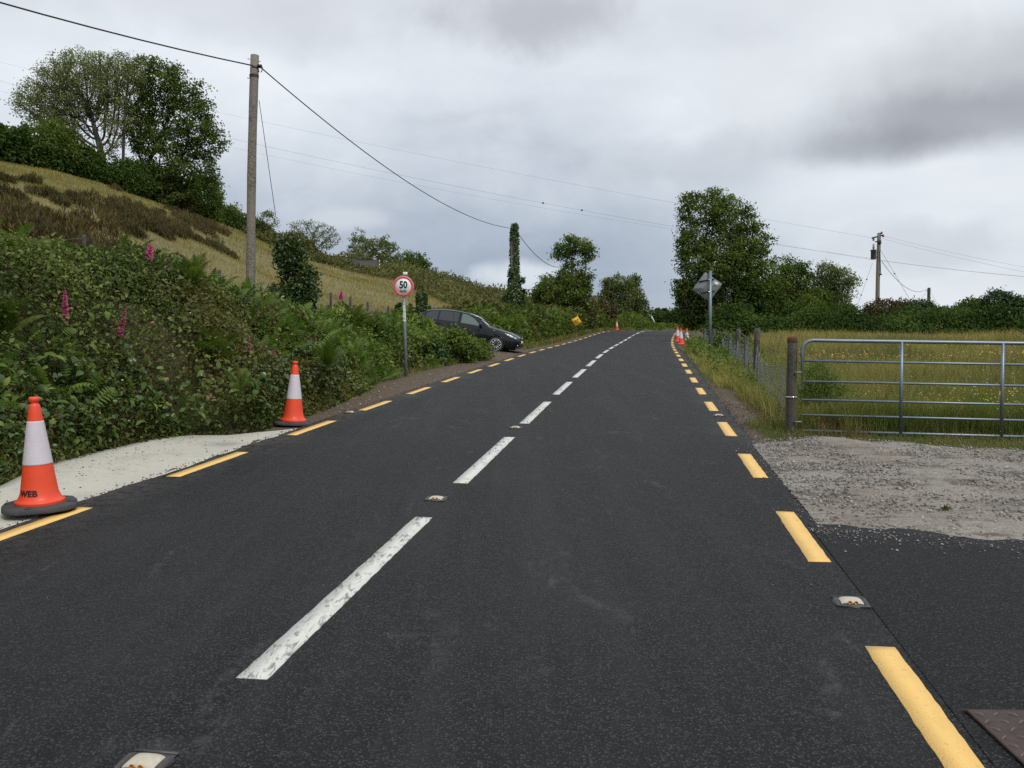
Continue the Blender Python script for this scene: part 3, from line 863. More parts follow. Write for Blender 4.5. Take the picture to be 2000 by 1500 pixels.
# ------------------------------------------------------------------ foliage kit
def rand_unit(n, rng):
    v = rng.normal(size=(n, 3)); return unit(v)
def leaves(mb, C, D, N, L, W, tint, fold=.25, six=False):
    """leaf blades at C along D, facing N"""
    D = unit(D); S = unit(np.cross(D, N)); N = np.cross(S, D)
    L = np.broadcast_to(L, (len(C),))[:, None]; W = np.broadcast_to(W, (len(C),))[:, None]
    if six:
        pts = [C, C+D*L*.28+S*W*.46+N*W*fold, C+D*L*.65+S*W*.40+N*W*fold*.8, C+D*L-N*L*.12,
               C+D*L*.65-S*W*.40+N*W*fold*.8, C+D*L*.28-S*W*.46+N*W*fold]
        V = np.stack(pts, 1); k = np.arange(len(C))[:, None, None]*6
        F = np.array([[0, 1, 5], [1, 2, 5], [2, 4, 5], [2, 3, 4]])[None] + k
    else:
        pts = [C, C+D*L*.42+S*W*.5+N*W*fold, C+D*L-N*L*.12, C+D*L*.42-S*W*.5+N*W*fold]
        V = np.stack(pts, 1); k = np.arange(len(C))[:, None, None]*4
        F = np.array([[0, 1, 2], [0, 2, 3]])[None] + k
    mb.add(V.reshape(-1, 3), F.reshape(-1, 3), None, np.repeat(np.clip(tint, 0, 1), V.shape[1]))
def blades(mb, C, Hh, W, lean, tint, two=False, rng=RNG):
    """grass blades rooted at C; lean = horizontal bend vector (N,2) at the tip"""
    n = len(C); a = rng.random(n)*math.pi
    s = np.stack([np.cos(a), np.sin(a), np.zeros(n)], 1)*np.broadcast_to(W, (n,))[:, None]*.5
    Hh = np.broadcast_to(Hh, (n,))
    up = np.zeros((n, 3)); up[:, 2] = Hh
    ln = np.zeros((n, 3)); ln[:, :2] = lean
    tip = C + up*.93 + ln
    mid = C + up*.55 + ln*.32
    if two:
        V = np.stack([C-s, C+s, tip], 1); F = np.array([[0, 1, 2]])[None] + np.arange(n)[:, None, None]*3
    else:
        V = np.stack([C-s, C+s, mid-s*.75, mid+s*.75, tip], 1)
        F = np.array([[0, 1, 3], [0, 3, 2], [2, 3, 4]])[None] + np.arange(n)[:, None, None]*5
    mb.add(V.reshape(-1, 3), F.reshape(-1, 3), None, np.repeat(np.clip(tint, 0, 1), V.shape[1]))
def frond_tmpl(pairs=15, wf=.30):
    """unit fern frond along +x curving down in z, 1 m long; returns V,F"""
    V = []; F = []
    def c(t): return np.array([t*(1-.10*t), 0, .22*math.sin(t*2.2)-.12*t*t])
    n = 5
    for k in range(n):
        a, b2 = c(k/n), c((k+1)/n); q = len(V)
        V += [a+[0, .006, 0], a-[0, .006, 0], b2-[0, .004, 0], b2+[0, .004, 0]]; F += [(q, q+1, q+2), (q, q+2, q+3)]
    for k in range(pairs):
        t = .12 + .86*k/pairs
        w = .235*math.sin(math.pi*min(1, (t+.10)))**.8 * (1-.35*t) + .015
        p = c(t); hw = wf/pairs
        for sgn in (-1, 1):
            q = len(V)
            e = p + np.array([w*.32, sgn*w, -.16*w])
            V += [p-[hw, 0, 0], p+[hw, 0, 0], (p+e)/2+np.array([hw*1.0, 0, .012]), (p+e)/2-np.array([hw*.9, 0, -.012]), e]
            F += [(q, q+1, q+2), (q, q+2, q+3), (q+3, q+2, q+4)]
    return np.array(V), np.array(F)
FV, FF = frond_tmpl()
FV2, FF2 = frond_tmpl(8)
def fronds(mb, C, yaw, pitch, L, tint, tmpl=None, roll=None):
    V0, F0 = tmpl or (FV, FF)
    n = len(C); cy_, sy = np.cos(yaw), np.sin(yaw); cp, sp = np.cos(pitch), np.sin(pitch)
    X = np.stack([cy_*cp, sy*cp, sp], 1); Yv = np.stack([-sy, cy_, 0*sy], 1); Z = np.cross(X, Yv)
    if roll is not None:
        cr, sr_ = np.cos(roll)[:, None], np.sin(roll)[:, None]
        Yv, Z = Yv*cr + Z*sr_, Z*cr - Yv*sr_
    V = C[:, None] + L[:, None, None]*(V0[None, :, 0, None]*X[:, None] + V0[None, :, 1, None]*Yv[:, None] + V0[None, :, 2, None]*Z[:, None])
    F = F0[None] + np.arange(n)[:, None, None]*len(V0)
    mb.add(V.reshape(-1, 3), F.reshape(-1, 3), None, np.repeat(np.clip(tint, 0, 1), len(V0)))

def in_ell(Pt, E):
    """E rows: cx,cy,cz,rx,ry,rz ; smallest normalised distance"""
    d = np.full(len(Pt), 9.0)
    for e in E:
        q = np.sqrt((((Pt-e[:3])/e[3:])**2).sum(1)); d = np.minimum(d, q)
    return d
def sample_ell(E, n, rng, shell=0.0):
    E = np.asarray(E, float); vol = E[:, 3]*E[:, 4]*E[:, 5]; w = vol**.75; w /= w.sum()
    k = rng.choice(len(E), n, p=w)
    v = rand_unit(n, rng); r = rng.random(n)**(1/(3+shell))
    return E[k, :3] + v*r[:, None]*E[k, 3:]
def grow(base, att, step, infl, kill, trunk_h, rng, maxn=3500, lean=(0, 0)):
    """space colonisation: nodes and parents"""
    N = [np.array(base, float)]; par = [-1]
    k = 0
    h = 0
    while h < trunk_h:
        d = unit(np.array([lean[0]+rng.normal()*.06, lean[1]+rng.normal()*.06, 1.0]))
        N.append(N[-1]+d*step); par.append(len(N)-2); h += step
    att = att.copy(); alive = np.ones(len(att), bool)
    best = np.full(len(att), 1e9); bi = np.zeros(len(att), int)
    done = 0
    for it in range(140):
        new = np.array(N[done:])
        for c0 in range(0, len(new), 400):
            d = np.linalg.norm(att[:, None]-new[None, c0:c0+400], axis=2)
            m = d.argmin(1); dm = d[np.arange(len(att)), m]
            up = dm < best; best[up] = dm[up]; bi[up] = m[up]+done+c0
        done = len(N)
        alive &= best > kill
        act = alive & (best < infl)
        if not act.any():
            if not alive.any(): break
            infl *= 1.6
            if infl > 40: break
            continue
        NA = np.array(N)
        acc = np.zeros((len(N), 3)); np.add.at(acc, bi[act], unit(att[act]-NA[bi[act]]))
        ids = np.unique(bi[act])
        dirs = unit(acc[ids] + rng.normal(size=(len(ids), 3))*.22 + np.array([0, 0, .05]))
        for q, dd in zip(ids, dirs):
            N.append(NA[q]+dd*step); par.append(int(q))
        if len(N) > maxn: break
    return np.array(N), np.array(par)
def skeleton_mesh(mb, N, par, tip_r, power=2.4, max_r=None, min_draw=0, thick=1.0):
    n = len(N); w = np.zeros(n); kids = np.zeros(n, int)
    for q in range(1, n): kids[par[q]] += 1
    w[kids == 0] = tip_r**power
    for q in range(n-1, 0, -1):
        if w[q] == 0: w[q] = tip_r**power
        w[par[q]] += w[q]
    r = w**(1/power)*thick
    if max_r: r = np.minimum(r, max_r)
    idx = np.arange(1, n)
    p = par[idx]
    for lo, hi, sides in ((0, .03, 3), (.03, .12, 5), (.12, 9, 8)):
        sel = idx[(r[idx] >= lo) & (r[idx] < hi)]
        if not len(sel): continue
        A = N[par[sel]]; B = N[sel]; ra = np.minimum(r[par[sel]], r[sel]*1.25); rb = r[sel]
        d = unit(B-A); ref = np.where(np.abs(d[:, 2:3]) < .8, np.array([[0, 0, 1.0]]), np.array([[1.0, 0, 0]]))
        a = unit(np.cross(d, ref)); b = np.cross(d, a)
        th = np.arange(sides)/sides*2*math.pi
        ring = np.cos(th)[None, :, None]*a[:, None] + np.sin(th)[None, :, None]*b[:, None]
        V = np.concatenate([A[:, None]+ring*ra[:, None, None], (B+d*rb[:, None]*.3)[:, None]+ring*rb[:, None, None]], 1)
        k = np.arange(sides); k2 = (k+1) % sides
        F = np.stack([k, k2, k2+sides, k+sides], -1)[None] + np.arange(len(sel))[:, None, None]*2*sides
        mb.add(V.reshape(-1, 3), None, F.reshape(-1, 4))
    return r, kids
def ell_px(lst, D, depth=.85):
    """crown lobes given in photograph columns/rows at depth D -> metric ellipsoids"""
    E = []
    for e in lst:
        px, py, rx, ry = e[:4]; dd = e[4] if len(e) > 4 else 0
        c = P(px, py, D+dd); k = (D+dd)/FPX
        E.append([*c, rx*k, max(rx, ry*.8)*k*depth, ry*k])
    return np.array(E)
def make_tree(name, label, cat, base, E, leaf_mat, bark_mat, natt=500, step=.35, nleaf=9000, lsize=.22, trunk_h=1.5, seed=1, sparse=0.0,
              tip_r=.012, thick=1.0, droop=.25, max_r=.45, extra_trunks=(), group=None, tint_shift=0.0, spread=.55, gaps=.42, vis_twigs=True, infl=3.0, clump=.20):
    rng = np.random.default_rng(seed)
    root = empty(name, base); tag(root, label, cat, group)
    b0 = np.array(base, float)
    att = sample_ell(E, natt, rng, 1.5)
    # leave holes in the crown
    nz = fbm(att[:, 0]*.55+seed, att[:, 2]*.55+att[:, 1]*.4, 2)
    att = att[nz > gaps-.08]
    parts = MB()
    Ns = []
    starts = [(b0, (0, 0), trunk_h)] + [(b0+np.array([o[0], o[1], 0]), (o[2], 0), o[3]) for o in extra_trunks]
    owner = rng.integers(0, len(starts), len(att)) if len(starts) > 1 else np.zeros(len(att), int)
    if len(starts) > 1:      # each stem feeds the side it leans to
        order = np.array([s[0][0]+s[1][0]*4 for s in starts]); owner = np.abs(att[:, :1]-order[None]*1.0 - 0*att[:, :1]).argmin(1)
    for q, (bb, ln, th) in enumerate(starts):
        aq = att[owner == q]
        if len(aq) < 3: continue
        N, par = grow(bb-np.array([0, 0, .25]), aq, step, infl, step*1.25, th, rng, lean=ln)
        r, kids = skeleton_mesh(parts, N-b0, par, tip_r, thick=thick, max_r=max_r)
        Ns.append(N[(r < max(.06, tip_r*4)) & (np.arange(len(N)) > 3)])
    parts.build('trunk', bark_mat, root, smooth=True)
    Nn = np.concatenate(Ns)
    per = 16; nc = max(50, nleaf//per)
    k = rng.integers(0, len(Nn), nc); cc = Nn[k] + rng.normal(size=(nc, 3))*spread*.45
    if sparse: cc = cc[fbm(cc[:, 0]*.4+3, cc[:, 2]*.4+seed, 2) > sparse]
    ctint = rng.normal(size=len(cc))*.13
    q = rng.integers(0, len(cc), nleaf)
    C = cc[q] + rng.normal(size=(nleaf, 3))*np.array([1, 1, .55])*clump; ctint = ctint[q]
    sparse = 0
    if sparse: 
        keep = fbm(C[:, 0]*.4+3, C[:, 2]*.4+seed, 2) > sparse; C = C[keep]
    cen = E[:, :3].mean(0)
    outw = unit(C-cen)
    D = unit(rand_unit(len(C), rng) + outw*.6 - np.array([0, 0, droop]))
    Nm = unit(rand_unit(len(C), rng)*.8 + np.array([0, 0, .8]) + outw*.5)
    L = lsize*(.6+.8*rng.random(len(C)))
    t = np.clip(rng.beta(2, 2.4, len(C)) + ctint + (fbm(C[:, 0]*.8, C[:, 2]*.8+C[:, 1]*.5, 2)-.5)*.7 + tint_shift, 0, 1)
    lm = MB(); leaves(lm, C-b0, D, Nm, L, L*.62, t)
    lm.build('foliage', leaf_mat, root, tint=True)
    return root
def make_bush(name, label, cat, base, E, leaf_mat, n=4000, lsize=.14, seed=1, group=None, stem_mat=None, shell=2.5, stems=9, tint_shift=0, rough=.35, blade=False, twigs=0):
    rng = np.random.default_rng(seed)
    root = empty(name, base); tag(root, label, cat, group)
    b0 = np.array(base, float)
    C = sample_ell(E, int(n*1.5), rng, shell)
    # lumpy outline: push in and out by noise, thin out the hollows
    nz = fbm(C[:, 0]/rough*.4+seed*3, C[:, 2]/rough*.4+C[:, 1]/rough*.3, 3)
    C = C[nz > .34][:n]
    nz = nz[nz > .34][:n]
    cen = E[:, :3].mean(0)
    C = C + unit(C-cen)*((nz-.5)*rough*1.6)[:, None]
    m = len(C); cs = C[rng.integers(0, m, max(20, m//20))]; pick = rng.random(m) < .75
    C[pick] = cs[rng.integers(0, len(cs), pick.sum())] + rng.normal(size=(pick.sum(), 3))*lsize*.9
    if len(C) > 500:
        gz = H(C[:, 0], C[:, 1]); C[:, 2] = np.maximum(C[:, 2], gz+.03)
    outw = unit(C-cen)
    D = unit(rand_unit(len(C), rng) + outw*.7 + np.array([0, 0, .2]))
    Nm = unit(rand_unit(len(C), rng)*.8 + outw*.8 + np.array([0, 0, .5]))
    L = lsize*(.6+.8*rng.random(len(C)))
    t = np.clip(rng.beta(2, 2.4, len(C)) + (nz-.5)*1.2 + tint_shift, 0, 1)
    lm = MB(); leaves(lm, C-b0, D, Nm, L, L*(.62 if not blade else .22), t)
    sm = MB()
    for q in range(stems):
        e = E[rng.integers(len(E))]; tip = e[:3] + rand_unit(1, rng)[0]*e[3:]*.8
        a = b0 + np.array([rng.normal()*.15, rng.normal()*.15, -.1])
        m = (a+tip)/2 + rng.normal(size=3)*.15*np.linalg.norm(tip-a)*.5
        t_ = np.linspace(0, 1, 6)[:, None]
        pts = (1-t_)**2*a + 2*t_*(1-t_)*m + t_**2*tip
        sm.tube(pts-b0, np.linspace(.035, .008, 6)*max(.6, min(1.6, np.linalg.norm(tip-a)/2)), 5, cap=False)
    for q in range(twigs):
        e = E[rng.integers(len(E))]; v = rand_unit(1, rng)[0]; v[2] = abs(v[2])
        a = e[:3] + v*e[3:]*.7; tip = a + unit(v+np.array([0, 0, .6])+rng.normal(size=3)*.3)*(.25+.35*rng.random())*max(.5, e[5]*.45)
        sm.tube(np.array([a, (a+tip)/2+rng.normal(size=3)*.04, tip])-b0, [.012, .009, .005], 3, cap=False)
    sm.build('stems', stem_mat or M['stem'], root, smooth=True)['kind'] = 'stuff'
    lm.build('foliage', leaf_mat, root, tint=True)
    return root

# ------------------------------------------------------------------ trees on the hill, left
make_tree('ash_tree', 'tall thinly leaved pale tree with several stems on the hilltop, left of the dense tree', 'tree', G(208, 63, -.1),
          ell_px([(165, 160, 92, 60), (95, 195, 62, 52), (232, 152, 52, 50), (52, 205, 34, 26), (140, 232, 72, 44), (225, 225, 36, 60), (195, 275, 50, 40)], 63, .6),
          M['ash'], M['bark'], natt=3400, step=.28, nleaf=36000, lsize=.125, trunk_h=1.0, seed=11, tip_r=.022, max_r=.40, spread=.36, gaps=.20,
          extra_trunks=[(.9, .1, .34, 1.4)], sparse=.30, tint_shift=.32, clump=.22)
make_tree('sycamore_tree', 'big dense dark green tree on the hilltop between the pale tree and the pole', 'tree', G(291, 65, -.1),
          ell_px([(295, 155, 52, 45), (340, 180, 55, 50), (372, 235, 50, 50), (345, 300, 70, 60), (410, 280, 32, 34), (275, 230, 36, 60), (385, 350, 45, 40), (310, 290, 48, 70), (330, 370, 60, 30)], 65, .75),
          M['mid'], M['bark'], natt=2200, step=.36, nleaf=30000, lsize=.18, trunk_h=2.2, seed=12, tip_r=.018, max_r=.42, spread=.45, gaps=.34, sparse=.30, tint_shift=-.12)
rb = [(10, 290, 42, 32, 58, 'oak', 'dark rounded bush on the ridge at the left edge'),
      (92, 283, 52, 40, 59, 'mid', 'dark green bush on the ridge left of the thinly leaved tree'),
      (158, 320, 38, 32, 61, 'oak', 'low dark bush at the foot of the thinly leaved tree'),
      (245, 350, 50, 32, 63, 'oak', 'low dark bush between the two big hilltop trees'),
      (318, 378, 42, 30, 66, 'olive', 'olive bush at the foot of the dense hilltop tree'),
      (392, 390, 38, 40, 70, 'mid', 'leafy green bush at the right foot of the dense hilltop tree')]
for k, (px, py, rx, ry, D, mt, lb) in enumerate(rb):
    E = ell_px([(px, py, rx, ry), (px-rx*.5, py+ry*.35, rx*.6, ry*.6), (px+rx*.55, py+ry*.45, rx*.6, ry*.6), (px+rx*.2, py-ry*.4, rx*.5, ry*.5)], D)
    make_bush('hilltop_bush', lb, 'bush', G(px, D, -.05), E, M[mt], n=9000, lsize=.175, seed=30+k, group='bushes along the top of the hill', rough=.9, twigs=25)
make_tree('hawthorn_tree', 'small grey almost bare tree just left of the telephone pole', 'tree', G(452, 84), ell_px([(452, 418, 24, 20), (468, 430, 20, 18)], 84),
          M['ash'], M['pale_bark'], natt=350, step=.22, nleaf=900, lsize=.16, trunk_h=.6, seed=21, tip_r=.016, spread=.35, gaps=.2, infl=2)
make_tree('hawthorn_tree', 'small grey almost bare tree just right of the telephone pole', 'tree', G(518, 88), ell_px([(518, 432, 26, 22), (505, 442, 20, 18)], 88),
          M['ash'], M['pale_bark'], natt=350, step=.22, nleaf=900, lsize=.16, trunk_h=.6, seed=22, tip_r=.016, spread=.35, gaps=.2, infl=2)
make_tree('hawthorn_tree', 'wide grey bare topped tree on the hill left of the cottage', 'tree', G(612, 100), ell_px([(605, 455, 42, 26), (636, 462, 30, 26), (590, 465, 30, 22)], 100),
          M['ash'], M['pale_bark'], natt=900, step=.26, nleaf=2600, lsize=.17, trunk_h=1.0, seed=23, tip_r=.019, spread=.35, gaps=.25, infl=2)
make_tree('rowan_tree', 'grey green tree with a spindly top behind the cottage roof', 'tree', G(722, 124), ell_px([(742, 485, 36, 22), (705, 488, 28, 24), (700, 462, 16, 16), (735, 505, 48, 22)], 124),
          M['ash'], M['bark'], natt=700, step=.36, nleaf=6500, lsize=.26, trunk_h=1.0, seed=24, tip_r=.018, spread=.5, gaps=.25)
make_tree('alder_tree', 'dark green rounded tree behind and right of the cottage', 'tree', G(806, 134), ell_px([(805, 515, 34, 24), (825, 528, 22, 20), (782, 525, 26, 20)], 134),
          M['mid'], M['bark'], natt=400, step=.4, nleaf=6000, lsize=.30, trunk_h=.8, seed=25, tip_r=.018, spread=.55, gaps=.25)
# ivy-wrapped shrub behind the hedge
make_bush('ivy_shrub', 'tall dark ivy covered shrub rising from the hedge right of the telephone pole', 'bush', G(572, 21.5, -.1),
          ell_px([(565, 505, 26, 34), (575, 545, 34, 34), (558, 575, 32, 36), (590, 582, 28, 34), (575, 622, 34, 40)], 21.5), M['ivy'], n=9500, lsize=.085, seed=41, rough=.28, twigs=14)
# left road side further on
make_tree('sycamore_tree', 'loose crowned tree standing behind the yellow sign, left of the road', 'tree', G(1120, 73), ell_px([(1122, 480, 34, 16), (1098, 492, 18, 12), (1150, 497, 15, 12), (1135, 488, 26, 14), (1114, 522, 14, 18), (1105, 575, 52, 38), (1075, 560, 30, 24), (1138, 552, 22, 24), (1056, 580, 20, 20)], 73),
          M['mid'], M['bark'], natt=700, step=.34, nleaf=15000, lsize=.18, trunk_h=2.0, seed=51, tip_r=.018, spread=.36, gaps=.3, sparse=.33)
make_bush('hedge_tree', 'dense brown green ivy hung thicket beneath the loose crowned tree', 'bush', G(1105, 74), ell_px([(1115, 565, 36, 34), (1090, 590, 48, 34), (1125, 605, 38, 38), (1075, 615, 36, 28)], 73.5),
          M['olive'], n=9000, lsize=.26, seed=52, rough=.8, twigs=20)
make_bush('hedge_tree', 'dark red brown bush between the two roadside trees on the left', 'bush', G(1163, 84), ell_px([(1160, 612, 26, 24), (1178, 618, 24, 22)], 84),
          M['redbrown'], n=4500, lsize=.26, seed=53, rough=.7, twigs=12)
make_tree('willow_tree', 'pale green rounded tree near the crest of the road', 'tree', G(1212, 97), ell_px([(1208, 560, 32, 22), (1190, 580, 22, 20), (1225, 590, 26, 34), (1212, 610, 30, 26)], 97),
          M['ash'], M['bark'], natt=600, step=.34, nleaf=14000, lsize=.20, trunk_h=1.2, seed=54, tip_r=.017, spread=.5, gaps=.3, tint_shift=-.2)
make_bush('ivy_tree', 'narrow dark ivy covered tree to the right of the pale green rounded tree', 'tree', G(1247, 98), ell_px([(1240, 560, 8, 22), (1243, 590, 15, 28), (1255, 610, 14, 24), (1240, 625, 20, 20)], 98),
          M['ivy'], n=4800, lsize=.25, seed=55, rough=.6, twigs=14)
make_bush('hedge_tree', 'green hedge bush on the left verge at the crest', 'bush', G(1238, 99), ell_px([(1225, 632, 34, 16), (1252, 634, 22, 14)], 96),
          M['mid'], n=3500, lsize=.26, seed=56, rough=.6)
# right of the road
make_tree('roadside_ash_tree', 'largest tree on the right of the road, flat clipped on its road side', 'tree', G(1392, 60), ell_px([(1362, 415, 38, 40), (1395, 408, 46, 38), (1432, 432, 42, 44), (1464, 475, 40, 50), (1350, 490, 28, 60), (1410, 510, 66, 60), (1470, 540, 46, 50), (1346, 580, 24, 60), (1400, 590, 60, 50)], 60, .7),
          M['mid'], M['bark'], natt=2600, step=.34, nleaf=38000, lsize=.16, trunk_h=1.0, seed=61, tip_r=.018, spread=.38, gaps=.30, sparse=.30, tint_shift=.05)
make_bush('ivy_tree', 'dense ivy and bush growth filling the foot of the largest roadside tree', 'bush', G(1400, 60), ell_px([(1372, 570, 48, 62), (1430, 565, 64, 60), (1480, 585, 52, 50), (1350, 600, 26, 46)], 60.5, .6),
          M['oak'], n=24000, lsize=.17, seed=62, rough=1.0, shell=1.5)
make_tree('sallow_tree', 'dark green tree beside the largest roadside tree, behind the diamond sign', 'tree', G(1550, 64), ell_px([(1548, 540, 42, 30), (1530, 575, 46, 36), (1570, 590, 50, 36)], 64),
          M['mid'], M['bark'], natt=700, step=.32, nleaf=16000, lsize=.16, trunk_h=1.0, seed=63, tip_r=.016, spread=.45, gaps=.3, tint_shift=-.05)
make_tree('sallow_tree', 'pale topped leaning tree at the right end of the field trees', 'tree', G(1622, 65), ell_px([(1618, 545, 34, 28), (1645, 552, 30, 24), (1610, 590, 46, 36)], 65),
          M['ash'], M['bark'], natt=800, step=.30, nleaf=15000, lsize=.145, trunk_h=.9, seed=64, tip_r=.017, spread=.42, gaps=.3, tint_shift=-.15)
rbs = [(1500, 615, 46, 36, 61, 'oak', 'dark bush under the trees behind the diamond sign'),
       (1575, 620, 52, 34, 62, 'mid', 'bright green bush under the dark green field tree'),
       (1648, 622, 40, 30, 62, 'oak', 'dark low bush under the pale topped leaning tree'),
       (1745, 612, 52, 26, 63, 'redbrown', 'brown flecked bush right behind the transformer pole'),
       (1808, 618, 34, 30, 61, 'ivy', 'rounded ivy bush beneath the short far pole'),
       (1900, 618, 42, 32, 60, 'oak', 'dark bush in the field hedge, left of the tall right hand bush'),
       (1955, 608, 46, 38, 59, 'ivy', 'tall leafy bush in the field hedge at the right edge'),
       (2030, 612, 50, 34, 59, 'oak', 'bush in the field hedge cut off by the right edge of the view')]
for k, (px, py, rx, ry, D, mt, lb) in enumerate(rbs):
    E = ell_px([(px, py, rx, ry), (px-rx*.5, py+ry*.35, rx*.6, ry*.6), (px+rx*.55, py+ry*.35, rx*.6, ry*.6), (px+rx*.25, py-ry*.45, rx*.4, ry*.4)], D)
    make_bush('field_bush', lb, 'bush', G(px, D, -.05), E, M[mt], n=9500, lsize=.145, seed=70+k, group='bushes along the far side of the field', rough=.7, twigs=30)

# far conifers past the crest
def conifer(name, label, base, h, w, seed, group):
    rng = np.random.default_rng(seed); root = empty(name, base); tag(root, label, 'tree', group)
    MB().tube([(0, 0, -.3), (.1*rng.normal(), 0, h*.5), (0, 0, h)], [.14, .09, .02], 5).build('trunk', M['bark'], root)
    n = 2200; z = rng.random(n)**.8*h*.92 + .08*h; a = rng.random(n)*2*math.pi
    rr = w*(1-z/h)**.7*(.35+.65*rng.random(n))*(1+.35*np.sin(a*3+z*2+seed)) + .05
    C = np.stack([rr*np.cos(a), rr*np.sin(a), z], 1)
    D = unit(np.stack([np.cos(a), np.sin(a), -.25+0*a], 1)+rng.normal(size=(n, 3))*.35)
    mb = MB(); leaves(mb, C, D, unit(rand_unit(n, rng)*.4+np.array([0, 0, 1])), .38, .14, rng.random(n)); mb.build('foliage', M['darkneedle'], root, tint=True)
cf = [(1283, 140, 602, 13, 'ragged dark conifer beyond the crest, leftmost and tallest of the group'), (1297, 142, 602, 15, 'second ragged dark conifer from the left beyond the crest'),
      (1309, 144, 610, 20, 'broad low dark conifer beyond the crest beside the roadside tree'), (1319, 141, 612, 20, 'dark conifer beyond the crest partly behind the roadside tree')]
for k, (px, D, top, w, lb) in enumerate(cf):
    b = G(px, D); h = P(px, top, D)[2]-b[2]
    conifer('conifer_tree', lb, b, h, w*D/FPX*1.3, 90+k, 'dark conifers beyond the crest')
for k, px in enumerate([866, 876, 884, 891, 903, 912, 925, 934, 947, 953, 970, 981]):
    D = 152+k*2.3; b = G(px, D); conifer('distant_conifer', 'tiny dark conifer on the distant skyline above the car', b, 1.4+1.6*((k*37) % 10)/10+(2.0 if px == 970 else 0), .8, 120+k, 'row of tiny conifers on the skyline')

# ------------------------------------------------------------------ scrub and ground cover (stuff)
def stuff(o, label, cat): tag(o, label, cat, None, 'stuff'); return o
def scatter(n, x0, x1, y0, y1, rng): return rng.random(n)*(x1-x0)+x0, rng.random(n)*(y1-y0)+y0
rng = np.random.default_rng(101)
def cover(name, label, cat, C, hgt, mat, ls, n_t, rng, ty='leaf', seed=0):
    pass
# hillside scrub band from behind the pole to the skyline right of the cottage
n = 80000
lo_px = np.array([480, 533, 600, 653, 700, 733, 767, 830, 900, 960, 1050, 1130]); lo_py = np.array([458, 492, 518, 536, 552, 560, 570, 582, 594, 604, 620, 640])
px = rng.random(n)*650+480
D1 = np.interp((px-1000)/FPX, RR, RD); DB = np.interp((px-1000)/FPX, RR, RB)
# band starts at the depth where the ground crosses the lower row
rr = (px-1000)/FPX
w0 = np.interp(px, [480, 533, 600, 700, 767, 830, 900, 1000, 1130], [.94, .90, .80, .68, .58, .40, .20, .12, .08])
w = w0 + (1.06-w0)*rng.random(n)
D = DB + (D1-DB)*w
X = rr*D; gz = H(X, D)
lump = fbm(X*.22, D*.16, 3); hh = np.clip((lump-.33)*6.5, .15, 3.0)*np.interp(px, [480, 560, 640, 760, 900, 1130], [.9, 1.0, .9, .75, .7, .9])
hh *= np.clip((w-w0)*9+.25, .25, 1)
z = gz + hh*rng.random(n)**.45
C = np.stack([X, D, z], 1) + rng.normal(size=(n, 3))*.12
keep = (hh > .25) & ~((px > 640) & (px < 770) & (D > 92) & (D < 106) & (z > gz+.9))
C = C[keep]; 
mb = MB(); t = np.clip(rng.beta(2, 2.5, len(C)) + (fbm(C[:, 0]*.3+9, C[:, 1]*.2, 2)-.5)*.9, 0, 1)
leaves(mb, C, unit(rand_unit(len(C), rng)+[0, -.2, .5]), unit(rand_unit(len(C), rng)*.8+[0, -.6, .8]), .30*(.6+.8*rng.random(len(C))), .18, t)
stuff(mb.build('hillside_scrub', M['olive'], tint=True), 'dark green and brown scrub along the upper edge of the hill field', 'scrub')
# dark ridge hedge below the left trees
n = 26000; px = rng.random(n)*560-40
rr = (px-1000)/FPX; D1 = np.interp(rr, RR, RD); D = D1*(.985+.05*rng.random(n)); X = rr*D; gz = H(X, D)
hh = (.5+fbm(px*.035, px*0+3, 3)*2.6)*np.interp(px, [-40, 150, 420, 520], [1, 1, .9, .7])
C = np.stack([X, D, gz+hh*rng.random(n)**.6], 1)+rng.normal(size=(n, 3))*.1
mb = MB(); leaves(mb, C, unit(rand_unit(n, rng)+[0, -.2, .3]), unit(rand_unit(n, rng)*.8+[0, -.6, .8]), .26*(.6+.8*rng.random(n)), .16, rng.beta(2, 2.6, n)*.9)
stuff(mb.build('ridge_hedge', M['oak'], tint=True), 'continuous dark hedge running down the skyline under the hilltop trees', 'hedge')
# field hedge on the right, behind the meadow
n = 78000; px = rng.random(n)*1150+1380
D = 57+6*rng.random(n)+ (px < 1480)*0; X = (px-1000)/FPX*D; gz = H(X, D)
hh = (.7+fbm(X*.35, D*.2+4, 3)*1.9)*np.interp(px, [1380, 1500, 1680, 1760, 1900, 2000], [1.1, 1.25, 1.15, 1.15, 1.25, 1.3])*(.7+.7*fbm(X*.9+2, D*.1, 2))*np.clip((D-56.6)*.9, .25, 1)
C = np.stack([X, D, gz+hh*rng.random(n)**.55], 1)+rng.normal(size=(n, 3))*.08
mb = MB(); t = np.clip(rng.beta(2, 2.5, n) + (fbm(C[:, 0]*.5+9, C[:, 2]*.9, 2)-.5)*1.0, 0, 1)
leaves(mb, C, unit(rand_unit(n, rng)+[0, -.2, .4]), unit(rand_unit(n, rng)*.8+[0, -.7, .7]), .20*(.6+.8*rng.random(n)), .125, t)
stuff(mb.build('field_hedge', M['oak'], tint=True), 'unclipped hedge closing off the far side of the meadow', 'hedge')

def roadside(n, s0, s1, ufun, rng):
    S = s0 + (s1-s0)*rng.random(n); return S
